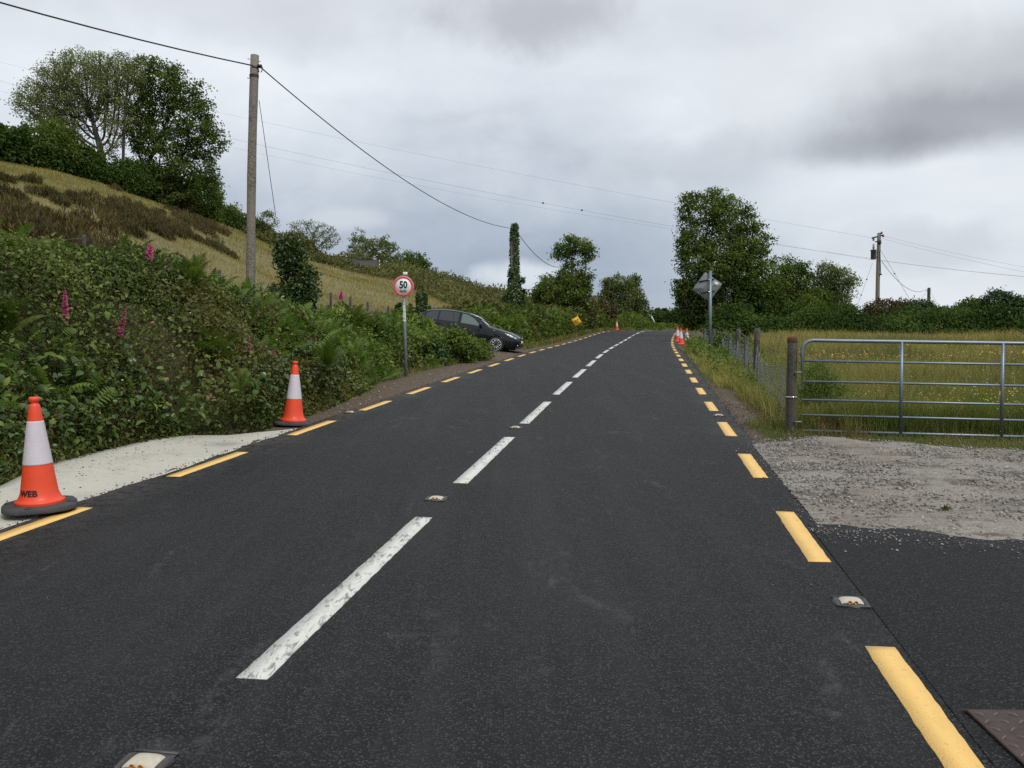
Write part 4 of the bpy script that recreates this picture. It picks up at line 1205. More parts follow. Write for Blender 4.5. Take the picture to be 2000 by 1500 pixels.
# hedge on the far side of the bend
n = 26000; s = s_of_Y(78)+52*rng.random(n); tt = -4.0-4.5*rng.random(n); X, Y = road_pt(s, tt); gz = H(X, Y); hh = (.35+1.9*fbm(X*.4, Y*.4, 2))*np.clip((-tt-3.9)*1.1, .15, 1)*np.interp(1000+X/Y*FPX, [1190, 1235, 1258, 1272], [1, 1, .45, .1])
C = np.stack([X, Y, gz+hh*rng.random(n)**.6], 1)
mb = MB(); leaves(mb, C, unit(rand_unit(n, rng)+[0, -.2, .4]), unit(rand_unit(n, rng)*.8+[0, -.7, .7]), .24*(.6+.8*rng.random(n)), .15, rng.beta(2, 2.4, n))
stuff(mb.build('verge_scrub', M['mid'], tint=True), 'green scrub along the outside of the bend at the crest', 'scrub')
n = 16000; X = 10+17*rng.random(n); Y = 104.5+4*rng.random(n); gz = H(X, Y); hh = .9+2.1*fbm(X*.55, Y*.3, 3)
C = np.stack([X, Y, gz+hh*rng.random(n)**.6], 1)
mb = MB(); leaves(mb, C, unit(rand_unit(n, rng)+[0, -.2, .4]), unit(rand_unit(n, rng)*.8+[0, -.7, .7]), .28*(.6+.8*rng.random(n)), .17, rng.beta(2, 2.6, n))
stuff(mb.build('bend_hedge', M['oak'], tint=True), 'dark hedge on the far side of the bend beyond the crest', 'hedge')
# ---- left bank: bramble, weeds, bracken
def bank_points(n, Y0, Y1, u0, u1, rng, power=1.0):
    Y = Y0 + (Y1-Y0)*rng.random(n)**power
    u = u0 + (u1-u0)*rng.random(n)
    X = Xc(Y) - u*1.012
    return X, Y, u
def vth(u, Y, X):
    """how thick the growth stands on the bank"""
    fo = foot(Y)
    base = np.clip((u-fo+.15)*2.2, 0, 1)*np.interp(Y, [3, 12, 16, 22, 30, 34, 40, 60], [.75, .75, .72, .75, .9, .8, .9, .9])
    base = base*np.interp(Y, [26, 29, 31.5, 33.8, 38, 40.5], [1, .8, .5, .35, .4, 1])
    return base*(.45+1.1*fbm(X*.9, Y*.7+u, 3))*(1-.55*sstep(u, 7.4, 9.0))
def slope_out(X, Y):
    """outward direction of the bank face"""
    e = .3
    gx_ = (H(X+e, Y)-H(X-e, Y))/(2*e); gy_ = (H(X, Y+e)-H(X, Y-e))/(2*e)
    return unit(np.stack([-gx_, -gy_, np.ones_like(gx_)], 1))
def notgap(Y, u): return ~((Y > 33.6) & (Y < 38.6) & (u < 8.3))
def bankveg(name, label, cat, n, Y0, Y1, u0, u1, mat, ls, rng, mask=None, power=1.0, hi=1.0, six=False, aspect=.68, offn=.75, upb=.3, tcl=1.0, depthbias=.6):
    X, Y, u = bank_points(n, Y0, Y1, u0, u1, rng, power)
    k = notgap(Y, u) & (u > foot(Y)-.15)
    if mask is not None: k &= mask(X, Y, u)
    X, Y, u = X[k], Y[k], u[k]
    Nn = slope_out(X, Y); th = vth(u, Y, X)*hi
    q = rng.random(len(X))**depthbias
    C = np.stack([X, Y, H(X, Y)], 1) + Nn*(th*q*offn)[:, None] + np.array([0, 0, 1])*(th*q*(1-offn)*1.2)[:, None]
    D = unit(rand_unit(len(X), rng) + Nn*.35 + np.array([0, 0, -.1]))
    Nm = unit(rand_unit(len(X), rng)*.75 + Nn*.7 + np.array([0, 0, upb]))
    dist = np.hypot(X, Y)
    L = ls*(.42+1.25*rng.random(len(X))**1.6)*np.clip(dist/14, .9, 3.2)
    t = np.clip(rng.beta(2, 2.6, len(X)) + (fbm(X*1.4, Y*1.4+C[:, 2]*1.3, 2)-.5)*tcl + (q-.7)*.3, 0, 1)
    mb = MB(); leaves(mb, C, D, Nm, L, L*aspect, t, six=six)
    return stuff(mb.build(name, mat, tint=True), label, cat)
mb_mask = lambda X, Y, u: fbm(X*.55+3, Y*.45+u*.4, 3) < .70
wd_mask = lambda X, Y, u: (fbm(X*.55+3, Y*.45+u*.4, 3) > .50)
bankveg('bramble', 'dark bramble thicket covering the near left bank behind the cones', 'bramble', 290000, 2.5, 19, 3.6, 8.6, M['bramble'], .056, rng, mb_mask, power=1.0)
bankveg('bramble', 'bramble thicket on the left bank between the second cone and the speed sign', 'bramble', 60000, 19, 33.4, 4.2, 8.4, M['bramble'], .055, rng, lambda X, Y, u: fbm(X*.55+3, Y*.45+u*.4, 3) < .47)
bankveg('weeds', 'light green broad leaved weeds among the bramble on the left bank', 'weeds', 170000, 3, 33.5, 3.6, 8.6, M['weed'], .058, rng, wd_mask, aspect=.5)
bankveg('hedge_growth', 'mixed green hedge growth on the left bank beyond the parked car', 'hedge', 95000, 38.3, 84, 4.2, 9.5, M['mid'], .058, rng, hi=1.25)
bankveg('hedge_undergrowth', 'brownish undergrowth in the left bank beyond the parked car', 'undergrowth', 26000, 38.3, 80, 4.2, 8.5, M['redbrown'], .055, rng, lambda X, Y, u: fbm(X*.5+13, Y*.4, 3) > .52, hi=1.4)
def big_leaves(name, label, cat, n, Y0, Y1, uo0, uo1, mat, ls, aspect, rng, out_=.7):
    Y = Y0+(Y1-Y0)*rng.random(n); u = foot(Y)+uo0+(uo1-uo0)*rng.random(n); X = Xc(Y)-u*1.012
    Nn = slope_out(X, Y); th = vth(u, Y, X); C = np.stack([X, Y, H(X, Y)], 1)+Nn*(th*(out_+.25*rng.random(n)))[:, None]
    D = unit(rand_unit(n, rng)+Nn*.6-[0, 0, .35]); L = ls*(.5+rng.random(n))
    mb = MB(); leaves(mb, C, D, unit(rand_unit(n, rng)*.5+Nn+[0, 0, .4]), L, L*aspect, rng.beta(2, 2, n), six=True)
    return stuff(mb.build(name, mat, tint=True), label, cat)
big_leaves('dock_leaves', 'large dull green dock leaves low in the near left bank', 'leaves', 620, 4, 13, .0, 1.0, M['weed'], .125, .5, rng)
big_leaves('dock_leaves', 'large green leaves scattered higher in the left bank', 'leaves', 500, 5, 30, .8, 3.2, M['weed'], .105, .6, rng)
big_leaves('withered_leaves', 'brown withered leaves caught in the left bank', 'leaves', 4200, 3.5, 32, .0, 3.4, M['dead'], .065, .5, rng, .6)
big_leaves('ivy_trails', 'glossy dark ivy leaves hanging over the foot of the left bank', 'leaves', 1600, 3.5, 18, -.05, .9, M['ivy'], .080, .8, rng, .8)
# bracken stands: many fronds rising from the bank top and mid bank
def bracken(n, Y0, Y1, u0, u1, rng, mask, L0, mat, name, label, tm=None):
    X, Y, u = bank_points(n, Y0, Y1, u0, u1, rng)
    k = mask(X, Y, u) & notgap(Y, u); X, Y, u = X[k], Y[k], u[k]
    th = vth(u, Y, X); Nn = slope_out(X, Y)
    q = .5+.6*rng.random(len(X))
    C = np.stack([X, Y, H(X, Y)], 1) + Nn*(th*q*.85)[:, None]
    yaw = rng.random(len(X))*2*math.pi; pitch = rng.random(len(X))*1.0+.05
    L = L0*(.6+.7*rng.random(len(X)))*np.interp(Y, [26, 29, 31.5, 33.8, 38, 40.5], [1, .8, .5, .35, .4, 1])
    mb = MB(); fronds(mb, C, yaw, pitch, L, rng.beta(2, 2, len(X)), tm or (FV2, FF2), roll=rng.normal(size=len(X))*.5)
    return stuff(mb.build(name, mat, tint=True), label, 'bracken')
bracken(9000, 12, 33.4, 4.5, 8.8, rng, lambda X, Y, u: (fbm(X*.5+21, Y*.35+u*.3, 2) > .50) | ((u > 5.7) & (Y > 13.0) & (fbm(X*.8, Y*.6, 2) > .44)), .38, M['bracken'], 'bracken', 'pale green bracken along the top of the left bank')
bracken(1500, 38.5, 75, 4.6, 8.6, rng, lambda X, Y, u: fbm(X*.5+21, Y*.35+u*.3, 2) > .5, .75, M['bracken'], 'bracken', 'bracken on the far left bank beyond the parked car')
bracken(1300, 5, 12, 5.2, 8.2, rng, lambda X, Y, u: fbm(X*.7+41, Y*.6+u*.3, 2) > .56, .40, M['bracken'], 'bracken', 'few bracken fronds in the nearest part of the left bank')
# bare bramble canes and dead stalks sticking out
mb = MB(); X, Y, u = bank_points(420, 4, 32, 4.8, 8.2, rng); Nn = slope_out(X, Y); th = vth(u, Y, X)
for q in range(len(X)):
    if not notgap(Y[q:q+1], u[q:q+1])[0]: continue
    a = np.array([X[q], Y[q], Hs(X[q], Y[q])]) + Nn[q]*th[q]*.5
    d = unit(Nn[q]*.5 + np.array([rng.normal()*.6, rng.normal()*.6, .8])); L = .35+.6*rng.random()
    mb.tube([a, a+d*L*.5, a+d*L*.85+np.array([0, 0, -.05*L]), a+d*L+np.array([rng.normal()*.05, 0, -.16*L])], [.005, .0045, .0035, .002], 3, cap=False)
stuff(mb.build('bramble_canes', M['stem']), 'bare brown canes sticking out of the left bank', 'stems')
# small flowers in the hedge: yellow and white dots
def dots(name, label, n, C, size, mat, rng):
    mb = MB(); 
    for a in range(2):
        leaves(mb, C, unit(rand_unit(len(C), rng)*np.array([1, 1, .3])), unit(rand_unit(len(C), rng)*.5+[0, -.6, .8]), size, size*.9, rng.random(len(C)), fold=.1)
    return stuff(mb.build(name, mat, tint=True), label, 'flowers')
X, Y, u = bank_points(260, 5, 33, 4.6, 8, rng); C = np.stack([X, Y, H(X, Y)], 1)+slope_out(X, Y)*(vth(u, Y, X)*.8)[:, None]
k = notgap(Y, u); dots('bramble_flowers', 'scattered small white flowers in the left bank', 0, C[k][:150], .030, M['whitefl'], rng)
dots('ragwort_flowers', 'scattered small yellow flowers in the left bank', 0, C[k][150:], .035, M['butter'], rng)

# ---- grasses
def grass_patch(name, label, X, Y, h, w, mat, rng, two=False, lean=.35, tsh=0.0, T0=None, cat='grass'):
    Z = H(X, Y); C = np.stack([X, Y, Z-.02], 1)
    hh = h*(.5+.8*rng.random(len(X)))
    lv = rng.normal(size=(len(X), 2))*(lean*hh)[:, None]*.6
    t = np.clip(rng.beta(1.8, 2.2, len(X)) + (fbm(X*.8, Y*.5+3, 3)-.5)*.9 + tsh, 0, 1)
    mb = MB(); blades(mb, C, hh, w, lv, t, two, rng)
    return stuff(mb.build(name, mat, tint=True), label, cat)
# foot of the left bank
X, Y, u = bank_points(16000, 3, 33, 3.9, 5.0, rng); k = (u > foot(Y)-.12+ .25*fbm(X*3, Y*3, 2)) & (u < foot(Y)+.55) & (fbm(X*1.2, Y*1.2+5, 2) > .36); X, Y = X[k], Y[k]
grass_patch('bank_foot_grass', 'green grass tufts along the foot of the left bank', X, Y, .22, .009, M['grass'], rng)
X, Y, u = bank_points(5200, 2.5, 9.6, 4.6, 5.7, rng); k = (u > foot(Y)-.1) & (fbm(X*1.6+2, Y*1.6, 2) > .40)
grass_patch('withered_grass', 'withered straw coloured grass beside the near cone', X[k], Y[k], .30, .008, M['dead'], rng, lean=1.0)
X, Y, u = bank_points(14000, 38, 85, 3.6, 5.2, rng); k = u > foot(Y)-.5
grass_patch('left_verge_grass', 'grass along the left road edge beyond the car', X[k], Y[k], .34, .03, M['grass'], rng)
X, Y, u = bank_points(3000, 22, 33.5, 3.6, 5.0, rng); k = u > foot(Y)-.35
grass_patch('verge_tufts', 'grass tufts around the foot of the speed sign', X[k], Y[k], .22, .014, M['grass'], rng)
# right verge between road edge and fence
def rv(n, Y0, Y1, t0, t1, rng, p=1.0):
    Y = Y0+(Y1-Y0)*rng.random(n)**p; t = t0+(t1-t0)*rng.random(n); return Xc(Y)+t*1.012, Y, t
X, Y, t = rv(60000, 12.6, 47, 3.3, 6.2, rng, 1.25)
k = (t > np.interp(Y, [12, 14, 17, 22, 40, 44, 47], [4.05, 3.95, 3.65, 3.45, 3.4, 4.1, 4.2]) + .35*(fbm(X*2.2, Y*1.4, 2)-.5)) & (fbm(X*1.1+7, Y*.8, 2) > .28)
X, Y, t = X[k], Y[k], t[k]
grass_patch('right_verge_grass', 'long mixed grass on the right verge around the diamond sign', X, Y, .20+.26*sstep(t, 3.5, 4.4)+0*X, .012, M['meadow'], rng, tsh=-.08, lean=.5)
X, Y, t = rv(11000, 12.8, 44, 3.6, 5.6, rng, 1.2); k = (fbm(X*1.3+17, Y*.9, 2) > .50) & (t > 3.9-.4*sstep(Y, 16, 24))
mb = MB(); X, Y = X[k], Y[k]; C = np.stack([X, Y, H(X, Y)+.03+.5*rng.random(len(X))**1.3*(.4+fbm(X*2, Y*2, 2))], 1)
leaves(mb, C, unit(rand_unit(len(C), rng)+[0, 0, .3]), unit(rand_unit(len(C), rng)+[0, -.5, .8]), .075*np.clip(Y/16, 1, 2.4), .040*np.clip(Y/16, 1, 2.4), rng.beta(2, 2.3, len(C)))
stuff(mb.build('right_verge_weeds', M['weed'], tint=True), 'leafy green weeds at the foot of the sheep fence', 'weeds')
X, Y, t = rv(2600, 12, 17, 3.6, 4.9, rng); k = fbm(X*2, Y*2, 2) > .45
grass_patch('dry_verge_grass', 'dry tan grass beside the gate post', X[k], Y[k], .26, .009, M['dead'], rng, lean=.9)
X, Y, t = rv(9000, 12.8, 40, 3.75, 4.75, rng, 1.2); k = fbm(X*1.5+3, Y*.9+8, 2) > .42; X, Y, t = X[k], Y[k], t[k]
grass_patch('fence_grass', 'rank seeding grass growing up through the sheep fence', X, Y,   .26+.22*fbm(X*1.2, Y*1.2, 2), .010*np.clip(Y/15, 1, 2), M['meadow'], rng, lean=.5, tsh=.12)
make_bush('gorse_bush', 'small blue green gorse bush in the meadow just behind the left end of the gate', 'bush', G(1600, 13.6, -.03), ell_px([(1598, 735, 34, 30), (1618, 765, 34, 28), (1580, 770, 24, 30)], 13.6), M['weed'], n=4200, lsize=.05, seed=171, rough=.18, blade=True)
make_bush('gorse_bush', 'dark scraggy bush behind the far part of the sheep fence, right of the diamond sign', 'bush', G(1428, 33.5, -.03), ell_px([(1422, 668, 24, 18), (1445, 680, 24, 18), (1408, 684, 18, 16)], 33.5), M['mid'], n=3800, lsize=.085, seed=172, rough=.3)
# grass strip under the gate
X = 3.5+12*rng.random(25000); Y = _gtop(X) + .02 + rng.random(25000)**1.4*1.5 + .25*(fbm(X*3, X*0, 2)-.5)
grass_patch('gate_foot_grass', 'green grass fringe at the edge of the gravel under the gate', X, Y, .05+.07*sstep(Y-_gtop(X), -.2, .4)+.10*sstep(Y, 12.35, 12.8), .008, M['grass'], rng, lean=.6, tsh=.05)
# meadow behind the gate
n = 190000; Y = 12.2+44*rng.random(n)**1.45; px = 1470+rng.random(n)*1000; X = (px-1000)/FPX*Y
S, T = st(X, Y); k = T > 4.6; X, Y = X[k], Y[k]
sc_ = np.clip(Y/15, .8, 3.4)
band = fbm(X*.10+2, Y*.22, 3)
grass_patch('meadow', 'tall flowering meadow grass behind the field gate', X, Y, (.20+.55*band+.004*Y)*(.75+.5*fbm(X*1.3, Y*.9, 2)), .0085*sc_, M['meadow'], rng, tsh=-.25+.38*sstep(Y, 16, 46), lean=.45)
n = 13000; Y = 13+42*rng.random(n)**1.2; X = (1480+rng.random(n)*950-1000)/FPX*Y; k = (X-Xc(Y) > 4.8) & (fbm(X*.25+4, Y*.18, 2) > .42-.10*sstep(Y, 25, 50)); X, Y = X[k], Y[k]
grass_patch('seed_heads', 'tall tan seed heads standing above the meadow grass', X, Y, .70+.2*rng.random(len(X)), .010*np.clip(Y/15, 1, 3), M['dead'], rng, lean=.3)
mb = MB()                                            # darker rush clumps in the meadow
for q in range(34):
    cy_ = 13+34*rng.random()**1.3; cx = (1600+rng.random()*430-1000)/FPX*cy_
    if q < 6: cy_ = [14.5, 22, 24, 30, 17, 19.5][q]; cx = ([1585, 1925, 1700, 1640, 1735, 1600][q]-1000)/FPX*cy_
    m = 160; a = rng.normal(size=(m, 2))*.16*(1+cy_/40)
    x, y = cx+a[:, 0], cy_+a[:, 1]; C = np.stack([x, y, H(x, y)-.02], 1)
    blades(mb, C, (.55+.35*rng.random(m)), .011*max(1, cy_/16), a*1.6, rng.random(m)*.5, False, rng)
stuff(mb.build('meadow_rushes', M['grass'], tint=True), 'dark green rush clumps standing in the meadow', 'rushes')
n = 2300; Y = 12.4+34*rng.random(n)**1.5; X = (1560+rng.random(n)*520-1000)/FPX*Y; k = fbm(X*.5, Y*.4+8, 2) > .40; X, Y = X[k], Y[k]
S, T = st(X, Y); X, Y = X[T > 4.6], Y[T > 4.6]
C = np.stack([X, Y, H(X, Y)+.25+.25*rng.random(len(X))], 1)
dots('buttercups', 'small yellow buttercups dotted through the meadow', 0, C, .022*np.clip(Y/14, 1, 2.2), M['butter'], rng)
C = np.stack([X, Y, H(X, Y)+.25+.3*rng.random(len(X))], 1)[:330]+[.3, .2, 0]
dots('meadow_daisies', 'small white flowers dotted through the meadow', 0, C, .02*np.clip(C[:, 1]/14, 1, 2), M['whitefl'], rng)
# hill field grass
n = 95000; px = -40+rng.random(n)*1090; rr = (px-1000)/FPX; D1 = np.interp(rr, RR, RD); DB = np.interp(rr, RR, RB)
w = rng.random(n)**1.1*.99; D = DB-1+(D1-DB+1)*w; X = rr*D; S, T = st(X, D); k = (-T > 7.5); X, D = X[k], D[k]
grass_patch('hill_grass', 'dry yellowish grass covering the sloping hill field', X, D, .08+.002*D, .015*np.clip(D/30, .8, 3), M['hillgrass'], rng, lean=.6)
# rushes on the hill
mb = MB(); cnt = 0
reg_px = [-40, 100, 200, 300, 380, 440]; reg_lo = [455, 450, 462, 470, 470, 452]; reg_hi = [378, 385, 402, 410, 432, 440]
CX = []
for q in range(9000):
    px = -40+rng.random()*500; rr = (px-1000)/FPX
    d0 = float(np.interp(rr, RR, RB)); d1 = float(np.interp(rr, RR, RD)); D = d0+(d1-d0)*rng.random()
    CX.append((px, D))
CX = np.array(CX); X = (CX[:, 0]-1000)/FPX*CX[:, 1]; Z = H(X, CX[:, 1])
row = 750-((Z-CAMZ)/CX[:, 1]-math.tan(PITCH))*FPX
inb = (row < np.interp(CX[:, 0], reg_px, reg_lo)) & (row > np.interp(CX[:, 0], reg_px, reg_hi)) & (fbm(X*.30, CX[:, 1]*.13, 3) > .50)
sel = np.where(inb)[0][:110]
oth = np.where(~inb & (row < 560) & (fbm(X*.22+31, CX[:, 1]*.2, 2) > .60))[0][:40]
for q in np.concatenate([sel, oth]):
    m = 260; cx, cy_ = X[q], CX[q, 1]; R0 = .25+.42*rng.random()**1.5; v = rand_unit(m, rng); v[:, 2] = np.abs(v[:, 2]); rr_ = R0*(.55+.45*rng.random(m))*(1+.25*np.sin(v[:, 0]*5+q))
    x, y = cx+v[:, 0]*rr_, cy_+v[:, 1]*rr_; C = np.stack([x, y, H(x, y)+v[:, 2]*rr_*.75], 1)
    leaves(mb, C, unit(v*.5+rand_unit(m, rng)*.5+[0, 0, .9]), unit(v+rand_unit(m, rng)*.4), .20, .035, np.clip(rng.random(m)*.75+.35*(rng.random()-.4), 0, 1))
stuff(mb.build('rushes', M['rush'], tint=True), 'brown rush clumps in a dark band across the hill field', 'rushes')
# ------------------------------------------------------------------ lettering
def text_geo(s, size, extrude=.002, offset=0.0, xs=1.0):
    cu = bpy.data.curves.new('t', 'FONT'); cu.body = s; cu.size = size; cu.extrude = extrude; cu.offset = offset
    cu.align_x = 'CENTER'; cu.align_y = 'CENTER'; cu.resolution_u = 3
    o = bpy.data.objects.new('t', cu); SC.collection.objects.link(o)
    dg = bpy.context.evaluated_depsgraph_get(); dg.update()
    me = o.evaluated_get(dg).to_mesh(); me.calc_loop_triangles()
    V = np.array([v.co[:] for v in me.vertices]); F = np.array([t.vertices[:] for t in me.loop_triangles])
    o.evaluated_get(dg).to_mesh_clear()
    bpy.data.objects.remove(o); bpy.data.curves.remove(cu)
    V[:, 0] *= xs
    return V, F

# ------------------------------------------------------------------ traffic cones
def cone_body_r(z): return .160 - (z-.05)/(.90-.05)*(.160-.040)
def make_cone(label, loc, yaw=0, text=None, tilt=0, flip=False):
    root = empty('traffic_cone', loc, (tilt, 0, yaw)); tag(root, label, 'traffic cone', 'orange and white traffic cones along the road')
    # heavy recycled base: rounded octagon with chamfer and moulded feet
    oct_ = []
    for k in range(16):
        a = (k+.5)/16*2*math.pi; r = .305*(1+.06*math.cos(4*a+.3))+.006*math.sin(k*5)
        oct_.append((r*math.cos(a), r*math.sin(a)))
    b = MB()
    pr = [(1.0, .0), (1.01, .008), (1.0, .034), (.965, .043), (.60, .047)]
    V = []; 
    for s, z in pr: V += [(x*s, y*s, z) for x, y in oct_]
    V += [(0, 0, .047), (0, 0, 0)]
    Q = [(r*16+k, r*16+(k+1) % 16, (r+1)*16+(k+1) % 16, (r+1)*16+k) for r in range(4) for k in range(16)]
    T = [(64+k, 64+(k+1) % 16, 80) for k in range(16)] + [((k+1) % 16, k, 81) for k in range(16)]
    b.add(V, T, Q)
    for k in range(4):
        a = k*math.pi/2+.4; b.box((.25*math.cos(a), .25*math.sin(a), .047), (.06, .035, .010), rot=Matrix.Rotation(a, 3, 'Z'))
    b.build('base', M['cone_base'], root)
    pf = [(.192, .047), (.193, .060), (.195, .068), (.186, .076), (.172, .086), (.162, .102)]
    for z in np.linspace(.14, .875, 12): pf.append((cone_body_r(z), z))
    pf += [(.040, .885), (.028, .895), (.027, .905), (.039, .915), (.042, .930), (.040, .947), (.026, .952), (.022, .945), (.020, .90)]
    MB().lathe(pf, sides=32).build('body', M['orange'], root, smooth=True)
    z0, z1 = .05+.37*.90, .05+.775*.90
    sf = [(cone_body_r(z0)+.0005, z0-.001), (cone_body_r(z0)+.0035, z0)] + [(cone_body_r(z)+.0035, z) for z in np.linspace(z0+.01, z1-.01, 6)] + [(cone_body_r(z1)+.0035, z1), (cone_body_r(z1)+.0005, z1+.001)]
    sl = MB().lathe(sf, sides=32)
    # overlap seam of the sleeve
    a = -math.pi/2 - .25
    for zz0, zz1 in ((z0, z1),):
        r0, r1 = cone_body_r(zz0)+.005, cone_body_r(zz1)+.005
        sl.add([(r0*math.cos(a-.03), r0*math.sin(a-.03), zz0), (r0*math.cos(a+.03), r0*math.sin(a+.03), zz0), (r1*math.cos(a+.06), r1*math.sin(a+.06), zz1), (r1*math.cos(a), r1*math.sin(a), zz1)], None, [(0, 1, 2, 3)])
    sl.build('reflective_sleeve', M['sleeve'], root, smooth=True)
    if text:
        V, F = text_geo(text, .074, .001, .0022, 1.0)
        zc = .145; R0 = cone_body_r(zc)+.0015
        ang = V[:, 0]/R0 - math.pi/2 + .12; z = zc + V[:, 1]; R = np.array([cone_body_r(q) for q in z])+.0045+V[:, 2]
        MB().add(np.stack([R*np.cos(ang), R*np.sin(ang), z], 1), F).build('lettering', M['ink'], root)
    return root
def onroad(px, py):
    """where the ray through a pixel meets the road plane"""
    D = 5.0
    for _ in range(60):
        p = P(px, py, D); z = froad(D); f_ = p[2]-z
        D2 = D*1.001; f2 = P(px, py, D2)[2]-froad(D2)
        D = max(1, D - f_/((f2-f_)/(D2-D)+1e-12)*.8) if abs(f2-f_) > 1e-12 else D
    return P(px, py, D)
rise = math.atan(.054)
c1 = onroad(79, 997); make_cone('large traffic cone with black WEB lettering standing on the concrete apron at the left', (c1[0], c1[1], froad(c1[1])+.024), -.25, 'WEB', rise)
c2 = onroad(570, 829); make_cone('traffic cone at the far tip of the concrete apron, in front of the bramble bank', (c2[0], c2[1]+.08, froad(c2[1])+.002), 1.1, None, rise)
for (px, py, D, lb) in ((1342, 684, 43.5, 'nearest of the three traffic cones bunched on the right verge'), (1330.5, 678, 47.5, 'middle of the three traffic cones bunched on the right verge'),
                        (1324, 672, 52.5, 'farthest of the three traffic cones bunched on the right verge')):
    X = (px-1000)/FPX*D; z = Hs(X, D); make_cone(lb, (X, D, z-.005), px, None, .04)
cD = 79.5; X = (1204.5-1000)/FPX*cD; make_cone('single traffic cone standing on the crest at the left road edge', (X, cD, froad(cD)-.0), 1.0)

# ------------------------------------------------------------------ road studs (cat's eyes)
def make_stud(label, px, py, amber=True, s=1.0):
    p = onroad(px, py); hd = math.atan2(-(Xc(p[1]+1)-Xc(p[1])), 1)
    root = empty('road_stud', (p[0], p[1], froad(p[1])+.001), (rise, 0, hd)); root.scale = (.9, .9, .9); tag(root, label, 'road stud', "cat's eye studs set in the asphalt")
    # poured bitumen collar
    pts = []
    for k in range(20):
        a = k/20*2*math.pi; r = 1+.07*math.sin(3*a+px)+.05*math.sin(7*a)
        pts.append((.118*r*math.cos(a), .112*r*math.sin(a)))
    b = MB(); b.prism(pts, -.004, .003); b.build('collar', M['bitumen'], root)
    b = MB()    # cast housing: two side walls with ramps and a front lip
    for sx in (-1, 1):
        V = [(sx*.078, -.085, .003), (sx*.100, -.085, .003), (sx*.100, .085, .003), (sx*.078, .085, .003),
             (sx*.080, -.035, .021), (sx*.094, -.035, .021), (sx*.094, .035, .021), (sx*.080, .035, .021)]
        Q = [(0, 1, 5, 4), (1, 2, 6, 5), (2, 3, 7, 6), (3, 0, 4, 7), (4, 5, 6, 7)]
        if sx < 0: Q = [q[::-1] for q in Q]
        b.add(V, None, Q)
    for sy in (-1, 1): b.box((0, sy*.092, .005), (.205, .014, .010))
    b.box((0, 0, .004), (.156, .170, .003))
    b.build('housing', M['iron'], root)
    # rubber insert: domed loaf
    b = MB(); rows = []
    for y, hh in ((-.052, .006), (-.047, .019), (-.02, .026), (.02, .026), (.047, .019), (.052, .006)):
        rows.append([(x*1.0, y, .005+hh*math.sqrt(max(0, 1-(abs(x)/.072)**3))) for x in np.linspace(-.070, .070, 9)])
    V = np.array(rows); n, c = V.shape[:2]; i, j = np.meshgrid(np.arange(n-1), np.arange(c-1), indexing='ij'); a0 = (i*c+j).ravel()
    V = V.reshape(-1, 3)
    b.add(V, None, np.stack([a0, a0+1, a0+c+1, a0+c], -1)); b.build('rubber_insert', M['rubber_white'], root, smooth=True)
    for sx in (-1, 1):
        MB().lathe([(.0, .002), (.009, .0015), (.0115, -.001), (.0115, -.006)], sides=10, axis='y').build('reflector', M['amber'] if amber else M['chrome'], root, loc=(sx*.019, -.056, .018))
make_stud("cat's eye near the right edge line, beside the second nearest yellow mark", 1662, 1177)
make_stud("cat's eye on the centre line between the two nearest white marks", 852, 975)
make_stud("nearest cat's eye, cut off by the bottom edge of the view", 282, 1493)
make_stud("cat's eye on the centre line between the second and third white marks", 1007, 836)
make_stud("cat's eye at the right edge line level with the gate post", 1404, 812)
make_stud("cat's eye at the left edge line just beyond the second cone", 684, 806)

# ------------------------------------------------------------------ telephone pole, stay and cables
def pole_mesh(x0, z0, z1, r0, r1, lean, sides=14, n=14):
    pts = []; rr = []
    for q in np.linspace(0, 1, n):
        pts.append((lean[0]*q+.012*math.sin(q*7), lean[1]*q, z0+(z1-z0)*q)); rr.append(r0+(r1-r0)*q+.003*math.sin(q*23))
    return MB().tube(pts, rr, sides)
D = 21.0
top = P(497, 108, D); gb = P(484, 615, D)
base = np.array([gb[0], D, Hs(gb[0], D)])
root = empty('telephone_pole', base); tag(root, 'weathered bare wooden telephone pole standing in the left hedge', 'telephone pole')
hh = top[2]-base[2]; lean = ((top[0]-base[0])*1.0, 0)
pole_mesh(0, -.6, hh, .110, .100, lean).build('pole', M['pole_wood'], root, smooth=True)
kx = lambda z: lean[0]*(z+.6)/(hh+.6)
att = P(508, 131, D)-base
MB().lathe([(.098, -.05), (.112, -.045), (.112, -.015), (.098, -.01)], c=(kx(hh-.45), 0, hh-.45)).lathe([(.098, -.09), (.109, -.085), (.109, -.065), (.098, -.06)], c=(kx(hh-.45), 0, hh-.45)).build('iron_band', M['black_metal'], root)
b = MB(); b.box((kx(hh)+.14, -.06, hh-.27), (.10, .07, .05)); b.tube([(kx(hh)+.10, -.07, hh-.30), (kx(hh)+.13, -.08, hh-.42), (kx(hh)+.19, -.08, hh-.42), (kx(hh)+.21, -.07, hh-.30)], .011, 6); b.build('cable_clamp', M['black_metal'], root)
for z, sx in ((hh-.10, -1), (hh-.16, 1), (hh-.55, -1)): MB().tube([(kx(z)+sx*.10, -.02, z), (kx(z)+sx*.155, -.03, z+.01)], .009, 5).build('bolt', M['galv_dull'], root)
def catenary(a, b, sag, n=26):
    t = np.linspace(0, 1, n)[:, None]; p = np.array(a)*(1-t)+np.array(b)*t; p[:, 2] -= (4*t*(1-t)*sag)[:, 0]; return p
def cable(name, label, a, b_, sag, r, mat='wire', cat='cable', group=None, n=26):
    o = MB().tube(catenary(a, b_, sag, n)-np.array(a), r, 6).build(name, M[mat], None, smooth=True, loc=tuple(a)); tag(o, label, cat, group); return o
st0 = P(506, 196, D); 
